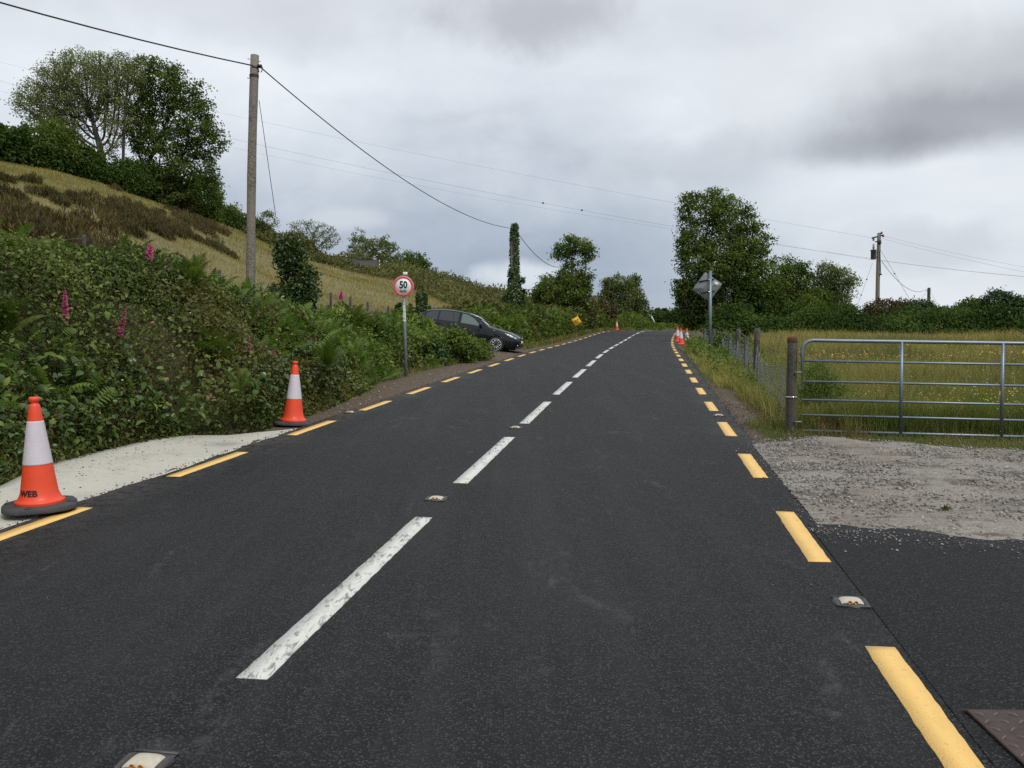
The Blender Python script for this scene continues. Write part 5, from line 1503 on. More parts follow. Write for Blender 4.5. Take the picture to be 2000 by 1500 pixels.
cable('stay_wire', 'thin stay wire slanting down from the telephone pole into the hedge', st0, P(539, 425, 23.5), .0, .008, 'steelwire', 'wire', n=4)
tA = base+np.array([kx(hh-.28)-.02, -.125, hh-.28]); tB = base+np.array([kx(hh)+.16, -.03, hh-.30])
ivy_top = P(1001, 446, 50)
cable('telephone_cable', 'thick black cable from the telephone pole out of the top left of the view', tA, (-18.2, -3.0, 8.2), .9, .0155)
cable('telephone_cable', 'black cable sagging from the telephone pole to the ivy covered pole', tB, ivy_top, .80, .0145, n=40)
cable('telephone_cable', 'short jumper cable across the head of the telephone pole', tA, tB, .02, .0145, n=5)
p3 = P(1117, 505, 77)
cable('telephone_cable', 'black cable from the ivy covered pole to the pole in the roadside tree', P(1009, 452, 50), p3-np.array([0, 0, .3]), 1.1, .02)

# ivy covered pole
b0 = G(1003, 50); tp = P(1002, 438, 50); hI = tp[2]-b0[2]
root = empty('ivy_pole', b0); tag(root, 'telephone pole wrapped from foot to top in ivy, behind the car', 'telephone pole')
pole_mesh(0, -.5, hI, .14, .12, (-.06, 0)).build('pole', M['pole_wood'], root, smooth=True)
rng = np.random.default_rng(5); n = 7500; z = rng.random(n)*(hI-.1)+.1; a = rng.random(n)*2*math.pi
wd = np.interp(z/hI, [0, .08, .2, .34, .5, .72, .9, 1], [.22, .30, .42, .50, .34, .25, .22, .16])*(.75+.5*fbm(z*1.3, a, 2))
k = ~((np.sin(a) < -.2) & (np.cos(a) < -.15) & (z > hI*.42) & (fbm(z*.9+4, a*0, 2) > .42)); z, a, wd = z[k], a[k], wd[k]
C = np.stack([wd*np.cos(a), wd*np.sin(a), z], 1)*np.array([1, 1, 1]); C[:, :2] *= (.55+.45*rng.random(len(z)))[:, None]; C[:, 0] += .05
mb = MB(); leaves(mb, C, unit(rand_unit(len(z), rng)+[0, 0, -.3]), unit(np.stack([np.cos(a), np.sin(a), .3+0*a], 1)+rand_unit(len(z), rng)*.5), .13, .10, rng.beta(2, 2, len(z)))
for (x, zz, s) in ((.50, .47, .16), (.60, .36, .13), (-.50, .30, .20), (.42, .26, .22), (.55, .30, .12)):
    m = 110; C = np.array([x, 0, hI*zz]) + rng.normal(size=(m, 3))*s*.5; leaves(mb, C, rand_unit(m, rng), rand_unit(m, rng), .13, .1, rng.random(m))
mb.build('ivy', M['ivy'], root, tint=True)
# pole standing in the roadside tree
b0 = G(1117.5, 77); root = empty('telephone_pole', b0); tag(root, 'dark telephone pole seen inside the loose crowned roadside tree', 'telephone pole')
h3 = p3[2]-b0[2]; pole_mesh(0, -.4, h3+.1, .15, .13, (0, 0)).build('pole', M['bark'], root, smooth=True)
MB().box((0, 0, h3-.1), (.5, .08, .08)).build('cross_arm', M['black_metal'], root)

# ------------------------------------------------------------------ power line with transformer
D = 75.0; b0 = G(1711, D); tp = P(1714, 455, D); hT = tp[2]-b0[2]
root = empty('power_pole', b0); tag(root, 'wooden power pole carrying a small transformer, behind the field hedge', 'power pole')
kp = D/FPX
pole_mesh(0, -.5, hT, .20, .15, (.12, 0)).build('pole', M['pole_wood'], root, smooth=True)
def L_(px, py, dd=0): return P(px, py, D+dd)-b0
b = MB(); b.tube([L_(1703, 465), L_(1726, 459)], .07, 6); b.tube([L_(1709, 472, -.1), L_(1716, 472, -.1)], .05, 6); b.build('cross_arm', M['black_metal'], root)
for (px, py) in ((1722, 455), (1706, 468), (1725, 461)):
    MB().lathe([(.03, -.1), (.10, -.06), (.05, -.03), (.11, .0), (.05, .03), (.09, .07), (.02, .12)], sides=10).build('insulator', M['porcelain'], root, loc=tuple(L_(px, py, -.15)))
tc_ = L_(1706, 497, -.42)
tx = MB().lathe([(.0, -.42), (.20, -.42), (.22, -.38), (.22, .32), (.27, .34), (.27, .38), (.22, .40), (0, .43)], sides=18).build('transformer', M['tx_grey'], root, loc=tuple(tc_))
MB().tube([(0, 0, .40), (0, 0, .55), (0, 0, .90)], [.05, .10, .07], 8).build('bushing', M['galv_dull'], tx)
for z in (.15, -.2): MB().box((.22, .15, z), (.25, .12, .08)).build('bracket', M['black_metal'], tx)
b = MB(); b.tube([L_(1719, 490, -.2), L_(1719.5, 515, -.2), L_(1720, 535, -.2)], .03, 5); b.lathe([(0, -.07), (.11, -.05), (.11, .05), (0, .07)], c=L_(1720, 536, -.2), sides=8)
b.box(L_(1718, 473, -.15), (.22, .18, .3)); b.build('switch_gear', M['black_metal'], root)
cable('stay_wire', 'stay wire slanting left from the power pole to the meadow edge', P(1704, 514, 75), P(1652, 660, 62), 0, .014, 'steelwire', 'wire', n=4)
cable('stay_wire', 'stay wire slanting right from the power pole behind the hedge', P(1718, 485, 75), P(1786, 600, 72), 0, .014, 'steelwire', 'wire', n=4)
for (a_, m_) in (((1704, 514, 75), (1691, 551, 71.8)), ((1718, 485, 75), (1747, 536, 74))):
    pass
def knob(label, p, r): 
    o = MB().lathe([(0, -r), (r*.8, -r*.6), (r, 0), (r*.8, r*.6), (0, r)], sides=10).build('stay_insulator', M['porcelain'], None, smooth=True, loc=tuple(p)); tag(o, label, 'insulator')
knob('dark insulator threaded on the left stay wire of the power pole', P(1704, 514, 75)*.75+P(1652, 660, 62)*.25, .07)
knob('dark insulator threaded on the right stay wire of the power pole', P(1718, 485, 75)*.56+P(1786, 600, 72)*.44, .07)
pw = 'overhead power line wires'
cable('power_line', 'lower power wire running left from the power pole over the road', P(1704, 507, 75), P(-220, 95, 115), 1.8, .013, 'faint_wire', 'power line', pw, 40)
cable('power_line', 'upper power wire running left from the power pole over the road', P(1705, 465, 75), P(-260, 55, 116), 1.2, .009, 'faint_wire', 'power line', pw, 40)
cable('power_line', 'middle power wire running left from the power pole over the road', P(1706, 505, 75.2), P(-240, 108, 116), 2.2, .009, 'faint_wire', 'power line', pw, 40)
cable('power_line', 'upper power wire running right from the power pole out of view', P(1727, 461, 75), P(2350, 570, 60), .5, .009, 'faint_wire', 'power line', pw)
cable('power_line', 'second power wire running right from the power pole out of view', P(1724, 466, 75), P(2380, 590, 60), .5, .009, 'faint_wire', 'power line', pw)
cable('power_line', 'lower and thickest power wire running right from the power pole', P(1716, 508, 75), P(2350, 563, 62), .3, .018, 'faint_wire', 'power line', pw)
def on_line(a, b_, sag, px):
    p = catenary(a, b_, sag, 400); col = 1000+p[:, 0]/p[:, 1]*FPX; return p[np.abs(col-px).argmin()]
for px, nm in ((1062, 'left'), (1135, 'right')):
    knob(f'{nm} one of the two small dark markers hanging on the power line above the road', on_line(P(1704, 507, 75), P(-220, 95, 115), 1.8, px), .10)
pb = G(1812, 118); p2 = P(1812, 562, 118); root = empty('power_pole', pb); tag(root, 'short distant pole showing above the rounded ivy bush', 'power pole')
pole_mesh(0, -.4, p2[2]-pb[2], .24, .20, (0, 0)).build('pole', M['bark'], root, smooth=True)
MB().box((0, 0, p2[2]-pb[2]-.35), (.7, .08, .06)).build('cross_arm', M['galv_dull'], root)
cable('service_cable', 'dark cable sagging from the power pole to the short distant pole', P(1722, 510, 75), P(1810, 565, 118), 1.2, .022)
cable('stay_wire', 'left stay wire of the short distant pole', P(1811, 568, 118), P(1790, 596, 112), 0, .02, 'steelwire', 'wire', n=4)
cable('stay_wire', 'right stay wire of the short distant pole', P(1814, 566, 118), P(1836, 600, 112), 0, .015, 'steelwire', 'wire', n=4)
for px, t0, t1, D, lb in ((851, 521, 556, 205, 'nearer of two tiny power poles on the skyline left of the ivy pole'), (884, 541, 572, 260, 'farther of two tiny power poles on the skyline left of the ivy pole')):
    pt = P(px, t0, D); gz = Hs(pt[0], D); root = empty('distant_pole', (pt[0], D, gz)); tag(root, lb, 'power pole', 'tiny power poles on the skyline')
    h_ = pt[2]-gz; MB().tube([(0, 0, -1), (0, 0, h_)], .13, 6).build('pole', M['bark'], root); MB().box((0, 0, h_-.3), (1.3, .12, .12)).build('cross_arm', M['bark'], root)
    if D < 220: MB().box((-.3, 0, h_-1.5), (.5, .4, .6)).build('transformer', M['tx_grey'], root)
# thin leaning white post at the crest
a = G(1283, 96); b_ = P(1272, 617, 96); root = empty('marker_post', a); tag(root, 'thin pale post leaning left at the crest of the road', 'post')
MB().tube([(0, 0, -.2), b_-a], .075, 8).build('post', M['whitewash'], root)
MB().lathe([(0, 0), (.085, .0), (.085, .10), (0, .12)], c=tuple(b_-a), sides=8).build('cap', M['galv_dull'], root)

# ------------------------------------------------------------------ signs
# 50 km/h sign
Ds = 23.0; foot_ = G(793.5, Ds); ctr = P(788.3, 559.5, Ds)
root = empty('speed_limit_sign', foot_); tag(root, 'round red bordered 50 km/h speed limit sign on a grey post at left', 'road sign')
hS = ctr[2]-foot_[2]; lx = ctr[0]-foot_[0]
MB().tube([(0, 0, -.3), (lx*.5, 0, hS*.5), (lx, 0, hS+.30)], .041, 14).build('post', M['galv_dull'], root, smooth=True)
MB().lathe([(0, 0), (.045, 0), (.045, .02), (0, .03)], c=(lx, 0, hS+.30), sides=12).build('post_cap', M['plastic'], root)
pn = empty('sign_plate', (lx, -.055, hS), (0, 0, math.radians(4))); pn.parent = root
face = MB().lathe([(0, .0), (.268, .0), (.268, -.003), (.0, -.003)], sides=48, axis='y').build('face', M['white_sign'], pn)
MB().lathe([(.0, .012), (.277, .012), (.280, .006), (.280, -.002), (.272, -.004), (.266, .0)], sides=48, axis='y').build('rim', M['galv_dull'], pn)
MB().lathe([(.205, -.0028), (.206, -.0046), (.264, -.0046), (.265, -.0028)], sides=48, axis='y').build('red_ring', M['red_sign'], pn)
for k, (tx_, sz, oz, of, xs) in enumerate((('50', .26, .03, .011, .80), ('km/h', .085, -.125, .004, .95))):
    V, F = text_geo(tx_, sz, .001, of, xs); W = np.stack([V[:, 0], -.0050-V[:, 2], V[:, 1]+oz], 1)
    MB().add(W, F).build('numerals' if k == 0 else 'lettering', M['ink'], pn)
for z in (.10, -.10): MB().box((0, .022, z), (.20, .018, .035)).build('bracket', M['galv_dull'], pn)
MB().box((lx+.045, -.01, hS+.335), (.115, .07, .085), bevel=.006).build('white_box', M['white_sign'], root)
st_ = MB().add(*(lambda P_: (P_[0], None, P_[1]))((lambda zs, n: (np.array([(lx*(z/hS)+.0425*math.sin(a), -.0425*math.cos(a), z) for z in zs for a in np.linspace(-.9, .9, n)]),
      [(k, k+1, n+k+1, n+k) for k in range(n-1)]))([hS-.92, hS-.43], 8)))
st_.build('number_strip', M['white_sign'], root)
for k, ch in enumerate('07010'):
    V, F = text_geo(ch, .085, .0008, .0012, .9); zc = hS-.475-k*.094
    ang = V[:, 0]/.043; W = np.stack([lx*(zc/hS)+.0432*np.sin(ang), -.0432*np.cos(ang)-V[:, 2], V[:, 1]+zc], 1)
    MB().add(W, F).build('numeral', M['ink'], root)
# diamond sign seen from behind
Dd = 31.0; foot_ = G(1386.5, Dd); tp = P(1386, 529, Dd); root = empty('diamond_sign', foot_)
tag(root, 'bare grey back of a diamond shaped sign on a tall post at right', 'road sign')
hD = tp[2]-foot_[2]; MB().tube([(0, 0, -.3), (0, 0, hD*.5), (-.005, 0, hD)], .055, 16).build('post', M['galv'], root, smooth=True)
MB().lathe([(0, 0), (.058, 0), (.058, .018), (0, .025)], c=(-.005, 0, hD), sides=14).build('post_cap', M['galv_dull'], root)
cc = P(1382.5, 559.5, Dd)-foot_
pn = empty('sign_plate', (cc[0], .085, cc[2]), (0, 0, math.radians(-24))); pn.parent = root
R_ = np.array(Matrix.Rotation(math.radians(-8), 3, 'Y')); h = .535
def rdia(h, r, n=5):
    out_ = []
    for k in range(4):
        a = k*math.pi/2; c_ = (h-r*1.414)*np.array([math.cos(a), math.sin(a)])
        for q in np.linspace(-math.pi/4, math.pi/4, n): out_.append((c_[0]+r*math.cos(a+q), c_[1]+r*math.sin(a+q)))
    return out_
po = rdia(h, .05); b = MB().prism(po, -.004, .004); V = b.V[0]; b.V[0] = np.stack([V[:, 0], V[:, 2], V[:, 1]], 1) @ R_.T; b.build('panel', M['alu'], pn)
b = MB(); po2 = rdia(h+.006, .05); n = len(po2)
V = np.array([(x, y, z) for (pp, y) in ((po2, -.009), (po2, .006), (po, .006), (po, -.009)) for (x, z) in pp]) @ R_.T
b.add(V, None, [(r*n+k, r*n+(k+1) % n, ((r+1) % 4)*n+(k+1) % n, ((r+1) % 4)*n+k) for r in range(4) for k in range(n)]); b.build('edge', M['galv_dull'], pn)
for z, w in ((.20, .56), (-.22, .50)):
    b = MB(); b.box((-.02 if z > 0 else .03, -.022, z+.03), (w, .028, .034), rot=R_); b.build('stiffener', M['black_metal'], pn)
for z in (.23, -.20):
    MB().box((cc[0]+.035, -.058, cc[2]+z), (.055, .02, .04)).build('clip', M['chrome'], root)
MB().box((.30, -.010, .085), (.135, .004, .13)).build('sticker', M['white_sign'], pn)
# yellow roadworks sign
Dy = 60.0; ctr = P(1126, 627.5, Dy); gz = Hs(ctr[0], Dy); root = empty('roadworks_sign', (ctr[0], Dy, gz))
tag(root, 'small tilted yellow roadworks diamond with black loose chippings symbol in the left hedge', 'road sign')
hh = ctr[2]-gz; k = Dy/FPX
MB().tube([(-.10, .06, -.2), (0, .05, hh), (.09, .05, hh+.52)], .022, 8).build('post', M['galv_dull'], root)
pn = empty('sign_plate', (0, 0, hh), (0, math.radians(12), math.radians(6))); pn.parent = root
b = MB().prism(rdia(.375, .03), -.006, .006); V = b.V[0]; b.V[0] = np.stack([V[:, 0], V[:, 2], V[:, 1]], 1); b.build('panel', M['yellow_sign'], pn)
def glyph(name, boxes):
    b = MB()
    for (x, z, w, hgt, a) in boxes: b.box((x, -.0085, z), (w, .004, hgt), rot=np.array(Matrix.Rotation(math.radians(a), 3, 'Y')))
    b.build(name, M['ink'], pn)
glyph('symbol', [(.05, .155, .075, .075, 10), (-.02, .05, .20, .045, -28), (-.10, .015, .13, .045, 30), (.03, -.045, .24, .045, -22), (-.02, -.10, .12, .04, 25), (.13, .00, .07, .06, 0)])

# ------------------------------------------------------------------ field gate
A = np.array([4.105, 12.32]); dirg = np.array([2.9, -.40]); dirg /= np.linalg.norm(dirg); gl = 3.95
root = empty('field_gate', (A[0], A[1], .0)); root.rotation_euler = (0, 0, math.atan2(dirg[1], dirg[0]))
tag(root, 'galvanised tubular steel field gate closing the meadow at the right', 'gate')
drop = -.017
zt = 1.955; rad = .15
def gz_(x, z): return z + drop*x
# outer frame: rounded top corners, tube down both ends
fr_ = [(0, 0, .60), (0, 0, 1.2), (0, 0, zt-rad)] + [(rad-rad*math.cos(a), 0, zt-rad+rad*math.sin(a)) for a in np.linspace(.3, math.pi/2, 5)]
fr_ += [(x, 0, gz_(x, zt)) for x in np.linspace(.5, gl-rad, 6)] + [(gl-rad+rad*math.sin(a), 0, gz_(gl, zt)-rad+rad*math.cos(a)) for a in np.linspace(.3, math.pi/2, 5)] + [(gl, 0, gz_(gl, .6))]
MB().tube(fr_, .026, 12).build('frame', M['galv'], root, smooth=True)
for z in (1.665, 1.375, 1.115, .90): MB().tube([(0.0, 0, z), (gl/2, 0, gz_(gl/2, z)), (gl, 0, gz_(gl, z))], .0165, 10).build('bar', M['galv'], root, smooth=True)
MB().tube([(.02, 0, .675), (gl/2, 0, gz_(gl/2, .675)), (gl, 0, gz_(gl, .675))], .021, 10).build('bar', M['galv'], root, smooth=True)
for x in (1.335, 2.655): MB().tube([(x, -.010, gz_(x, zt)), (x, -.010, gz_(x, .66))], .023, 12).build('upright', M['galv'], root, smooth=True)
for z in (1.50, .80): MB().tube([(-.10, 0, z), (0, 0, z)], .014, 8).build('hinge', M['galv_dull'], root)
# gate post and fence
def wooden_post(parent, name, p, h, w, lean=(0, 0), round_=False, cap=None):
    o = MB()
    if round_: o.tube([(0, 0, -.3), (lean[0]*.5, lean[1]*.5, h*.5), (lean[0], lean[1], h)], [w*.52, w*.5, w*.47], 10)
    else:
        n = 7; V = []; 
        for q in np.linspace(0, 1, n):
            z = -.3+(h+.3)*q; ww = w*(.5-.03*q)
            for k2 in range(8):
                a = k2*math.pi/4+.35; rr = ww*(1.08+.06*math.sin(k2*2.3+z*3)); V.append((rr*math.cos(a)+lean[0]*q, rr*math.sin(a)+lean[1]*q, z+(.02*math.sin(k2) if q == 1 else 0)))
        V.append((lean[0], lean[1], h+.025))
        Q = [(r*8+k2, r*8+(k2+1) % 8, (r+1)*8+(k2+1) % 8, (r+1)*8+k2) for r in range(n-1) for k2 in range(8)]
        T = [((n-1)*8+k2, (n-1)*8+(k2+1) % 8, n*8) for k2 in range(8)]
        o.add(V, T, Q)
    return o.build(name, M['post_wood'], parent, loc=tuple(p))
gp = np.array([3.985, 12.42]); gzp = Hs(*gp)
root = empty('gate_post', (gp[0], gp[1], gzp)); tag(root, 'stout weathered wooden post with rusty brown top at the left end of the gate', 'post')
wooden_post(root, 'post', (0, 0, 0), 1.33, .138, (.01, 0))
MB().lathe([(.0, .03), (.045, .025), (.073, .0), (.075, -.05), (.069, -.06)], c=(.01, 0, 1.335), sides=10).build('moss_cap', plain('rusty_moss', (.085, .04, .018), .95, 0, .4, 20, bumps=.8), root)
MB().lathe([(.074, -.008), (.083, -.006), (.083, .006), (.074, .008)], c=(.005, 0, .50), sides=12).build('wire_tie', M['chrome'], root)
gr2 = A+dirg*(gl+.14); root = empty('gate_post', (gr2[0], gr2[1], Hs(*gr2))); tag(root, 'wooden post at the right hand end of the field gate', 'post')
wooden_post(root, 'post', (0, 0, 0), 1.30, .15, (.0, .01))
fp = [gp, np.array([5.34, 19.0]), np.array([6.15, 22.8]), np.array([6.85, 26.4]), np.array([7.45, 29.7]), np.array([8.05, 33.2]), np.array([8.65, 37.2]), np.array([9.5, 43])]
root = empty('sheep_fence', (fp[1][0], fp[1][1], Hs(*fp[1]))); tag(root, 'sagging sheep wire fence on old wooden posts running away from the gate post', 'fence')
o0 = np.array(root.location)
tops = [1.28, 1.40, 1.10, 1.26, 1.05, 1.0, 1.1, 1.0]
def gl_(p): return np.array([p[0], p[1], Hs(*p)])
for k in range(1, 8): wooden_post(root, 'post', gl_(fp[k])-o0, tops[k]+.02, .135, (.03*math.sin(k*3), .02), round_=(k % 2 == 0))
net = MB()
for k in range(7):
    a, b_ = gl_(fp[k]), gl_(fp[k+1]); L = np.linalg.norm(b_-a); n = max(6, int(L/.12)); cell = []
    h0, h1 = ((1.0, 1.08, .95, .95) + (.85,)*6)[k], ((1.0, 1.08, .95, .95) + (.85,)*6)[k+1]
    wr = .0038*(1+.035*(a[1]-12))
    for hz in np.array([0.03, .12, .22, .32, .43, .54, .66, .77, .88, 1.0]):
        t = np.linspace(0, 1, n+1)
        p = a*(1-t)[:, None]+b_*t[:, None]
        sag = 4*t*(1-t)*.17*hz*(1.3 if k == 0 else .7)
        gzz = np.array([Hs(q[0], q[1]) for q in p])
        p[:, 2] = np.maximum(gzz*0 + a[2]*(1-t)+b_[2]*t, gzz) + (h0*(1-t)+h1*t)*hz - sag
        p[:, 0] += -.04 + .05*np.sin(t*5+hz*2)*hz + .02*np.sin(t*40)
        net.tube(p-o0, wr*(1.5 if hz > .99 or hz < .05 else 1), 4, cap=False); cell.append(p)
    for q in range(n+1): net.tube(np.array([c_[q] for c_ in cell])-o0, wr*.9, 3, cap=False)
net.build('netting', M['steelwire'], root)
for hz, sg in ((1.0, .03), (.90, .10)):
    b = MB()
    for k in range(7):
        a, b_ = gl_(fp[k])+[0, -.06, tops[k]*hz], gl_(fp[k+1])+[0, -.06, tops[k+1]*hz]
        b.tube(catenary(a, b_, sg, 10)-o0, .004*(1+.03*(a[1]-12)), 4, cap=False)
    b.build('top_wire', M['steelwire'], root)
# old fence at the top of the left bank
fpx = [(-30, 13.5, 440), (162, 16.5, 460), (328, 18.5, 497), (427, 19.5, 528), (645, 26, 572), (683, 27.5, 580), (717, 28.5, 590), (757, 30.5, 598)]
root = empty('bank_fence', G(162, 15.2)); tag(root, 'old wire fence with grey stub posts along the top of the left bank', 'fence'); o0 = np.array(root.location); pts = []
for px, D, py in fpx:
    t_ = P(px, py, D); gz = Hs(t_[0], D); 
    wooden_post(root, 'post', (t_[0]-o0[0], D-o0[1], gz-o0[2]), t_[2]-gz, .075, (.02, 0)); pts.append(t_)
for dz in (-.04, -.30):
    b = MB()
    for k in range(len(pts)-1): b.tube(catenary(pts[k]+[0, 0, dz], pts[k+1]+[0, 0, dz], .10, 10)-o0, .0025, 4, cap=False)
    b.build('wire', M['steelwire'], root)

# ------------------------------------------------------------------ driveway pier and rail by the car
b0 = G(824, 40.5); tpz = P(824, 574, 40.5)[2]-b0[2]; root = empty('ivy_pier', b0); tag(root, 'square gate pier cloaked in dark ivy behind the tail of the car', 'gate pier')
MB().box((0, 0, tpz*.5-.1), (.30, .30, tpz+.1), bevel=.02).build('pier', M['stonewall'], root)
rng = np.random.default_rng(8); n = 2600; z = rng.random(n)*(tpz*.62)+tpz*.42; f = rng.integers(0, 4, n); q = (rng.random(n)-.5)*.42; d = .15+.07*rng.random(n)
x = np.where(f == 0, q, np.where(f == 1, q, np.where(f == 2, d, -d))); y = np.where(f == 0, -d, np.where(f == 1, d, q)); nn = np.stack([np.sign(x)*(f > 1), np.sign(y)*(f < 2), .2+0*x], 1)
mb = MB(); leaves(mb, np.stack([x, y, np.minimum(z, tpz+.03)], 1), unit(rand_unit(n, rng)+[0, 0, -.4]), unit(nn+rand_unit(n, rng)*.5), .10, .08, rng.beta(2, 2.4, n)); mb.build('ivy', M['ivy'], root, tint=True)
b0 = G(784, 40.8); root = empty('driveway_rail', b0); tag(root, 'pale rail running from a dark round stump to the ivy covered pier', 'rail')
a_ = P(786, 602, 40.8)-b0; c_ = P(824, 607, 40.5)-b0
MB().tube([a_, (a_+c_)/2+[0, 0, .01], c_], .055, 8).build('rail', M['whitewash'], root, smooth=True)
sp = P(782, 604, 40.8)-b0
mb = MB(); n = 420; v = rand_unit(n, rng); mb2 = v*[.20, .2, .24]+sp; leaves(mb, mb2, unit(v+rand_unit(n, rng)*.6), v, .12, .09, rng.random(n)); 
MB().tube([(sp[0], 0, -.2), (sp[0], 0, sp[2]+.12)], .09, 10).build('stump', M['post_wood'], root); mb.build('ivy', M['ivy'], root, tint=True)

# ------------------------------------------------------------------ parked car
def make_car(loc, yaw, pitch):
    Lc = 4.22
    root = empty('parked_car', loc, (0, 0, 0)); tag(root, 'black five door hatchback parked nose down in the side entrance on the left', 'car')
    RM = Matrix.Rotation(yaw, 3, 'Z') @ Matrix.Rotation(pitch, 3, 'Y')
    root.rotation_euler = RM.to_euler()
    # local frame: +x forward (nose at x=0, tail at -Lc), y left, z up; wheels touch z=0
    ztop = lambda x: np.interp(x, [0, .05, .16, .40, .80, 1.10, 1.22, 1.50, 1.85, 2.15, 2.55, 3.0, 3.45, 3.75, 3.93, 4.05, 4.14, 4.20, 4.22],
                                  [.56, .66, .745, .83, .915, .965, .99, 1.165, 1.345, 1.425, 1.468, 1.475, 1.44, 1.385, 1.31, 1.13, .98, .80, .62])
    zbelt = lambda x: np.interp(x, [0, .08, .3, .8, 1.2, 2.2, 3.2, 3.8, 4.1, 4.22], [.54, .62, .72, .82, .885, .925, .965, .99, .93, .60])
    zbot = lambda x: np.interp(x, [0, .1, .5, 3.7, 4.1, 4.22], [.30, .21, .17, .18, .26, .38])
    wid = lambda x: np.interp(x, [0, .06, .18, .4, .8, 1.5, 3.3, 3.8, 4.05, 4.17, 4.22], [.50, .66, .77, .835, .872, .885, .885, .865, .82, .72, .60])
    def sec(x):
        """right half outline from the underside centre up to the roof centre, 22 points"""
        w, zt_, zb_, z0 = wid(x), ztop(x), min(zbelt(x), ztop(x)-.02), zbot(x)
        cab = np.clip((zt_-zb_-.06)/.35, 0, 1)             # 1 inside the cabin, 0 over bonnet
        wr = w*(.93-.25*cab)
        pts = [(0, z0), (w*.60, z0), (w*.90, z0+.005), (w*.965, z0+.05), (w*.985, z0+.14)]
        for q in (.25, .45, .6, .75, .88): 
            pts.append((w*(1.0-.012*(q > .7)*(q-.7)*10 + .006*math.sin(q*3.1)), z0+.10+(zb_-z0-.10)*q))
        pts += [(w*.972, zb_-.012), (w*.945, zb_+.012)]
        for q in (.12, .35, .6, .82, .94): pts.append((w*.945+(wr-w*.945)*q**1.15, zb_+.012+(zt_-.045-zb_-.012)*q))
        pts += [(wr*.965, zt_-.03), (wr*.88, zt_-.008), (wr*.6, zt_+.012), (wr*.3, zt_+.020), (0, zt_+.022)]
        return np.array(pts)
    xs = np.unique(np.round(np.concatenate([np.linspace(0, .4, 11), np.linspace(.4, 3.8, 69), np.linspace(3.8, Lc, 12)]), 4))
    SE = np.array([sec(x) for x in xs]); nS, nP = SE.shape[:2]
    wx = (.86, 3.44); wrad = .315
    def surf(x, k, off=0.0, side=-1):
        """point on the body side at station x, section parameter k (float)"""
        s = sec(x); k0 = int(min(k, nP-2)); f = k-k0; p = s[k0]*(1-f)+s[k0+1]*f; d = s[min(k0+1, nP-1)]-s[k0]; n = np.array([d[1], -d[0]]); n /= max(np.linalg.norm(n), 1e-6)
        p = p + n*off; return (-x, side*p[0], p[1])
    for side_pass in (0,):
        V = []; 
        for sgn in (-1, 1):
            V.append(np.stack([np.repeat(-xs[:, None], nP, 1), sgn*SE[..., 0], SE[..., 1]], -1).reshape(-1, 3))
        N1 = nS*nP; V = np.concatenate(V); Q = []
        for s_, off in ((0, 0), (1, N1)):
            for i in range(nS-1):
                for k in range(nP-1):
                    q = [off+i*nP+k, off+i*nP+k+1, off+(i+1)*nP+k+1, off+(i+1)*nP+k]
                    c = V[q].mean(0)
                    if abs(c[1]) > .55 and any(math.hypot(-c[0]-w_, c[2]-wrad) < .355 for w_ in wx): continue
                    Q.append(q if s_ == 0 else q[::-1])
        for i_ in (0, nS-1):      # close nose and tail
            for k in range(nP-1):
                q = [i_*nP+k, i_*nP+k+1, N1+i_*nP+k+1, N1+i_*nP+k]; Q.append(q[::-1] if i_ == 0 else q)
        MB().add(V, None, Q).build('body', M['car_paint'], root, smooth=True)
    # arches
    for w_ in wx:
        for sgn in (-1, 1):
            b = MB(); th = np.linspace(-.12, math.pi+.12, 22); yo = sgn*(wid(w_)*.985)
            b.tube([(-w_+.352*math.cos(t), yo-sgn*.005, wrad+.352*math.sin(t)) for t in th], .022, 6); b.build('arch_lip', M['car_paint'], root, smooth=True)
            b = MB(); n = len(th)
            V = [(-w_+.352*math.cos(t), yy, wrad+.352*math.sin(t)) for yy in (yo-sgn*.01, yo-sgn*.30) for t in th]
            V += [(-w_, yo-sgn*.30, wrad)]
            b.add(V, [(n+k, n+k+1, 2*n) for k in range(n-1)], [(k, k+1, n+k+1, n+k) for k in range(n-1)]); b.build('wheel_well', M['plastic'], root)
    def panel(name, mat, pts, off, side, parent=root, n=8):
        """glass or lamp pane following the body: pts = polygon rows [(x, k_low, k_high)]"""
        rows = [[surf(x, a+(b2-a)*q, off, side) for q in np.linspace(0, 1, n)] for x, a, b2 in pts]
        V = np.array(rows); m = len(pts); i, j = np.meshgrid(np.arange(m-1), np.arange(n-1), indexing='ij'); a0 = (i*n+j).ravel()
        Q = np.stack([a0, a0+1, a0+n+1, a0+n], -1)
        if side > 0: Q = Q[:, ::-1]
        return MB().add(V.reshape(-1, 3), None, Q).build(name, mat, parent, smooth=True)
    kk = lambda x: [(x, 12.0, 16.3)]
    for side in (-1, 1):
        xs_ = lambda a, b2, n=10: np.linspace(a, b2, n)
        top_ = lambda x: np.interp(x, [1.45, 1.55, 1.75, 2.1, 3.4, 3.7, 3.78], [12.35, 13.1, 14.6, 16.1, 16.2, 15.0, 13.2])
        panel('door_window', M['clear_glass'] if side < 0 else M['car_glass'], [(x, 12.15, top_(x)) for x in xs_(1.50, 2.32)], .004, side)
        panel('rear_window', M['car_glass'], [(x, 12.15, top_(x)) for x in xs_(2.44, 3.20)], .004, side)
        panel('quarter_window', M['car_glass'], [(x, 12.15, top_(x)) for x in xs_(3.27, 3.74)], .004, side)
        panel('window_trim', M['plastic'], [(x, 11.7, 12.0) for x in xs_(1.42, 3.80, 14)], .006, side, n=3)
        panel('headlamp', M['lamp_glass'], [(x, a, b2) for x, a, b2 in ((.10, 9.6, 11.2), (.16, 9.0, 11.6), (.30, 8.9, 11.9), (.45, 9.8, 12.1), (.56, 10.9, 12.1))], .006, side)
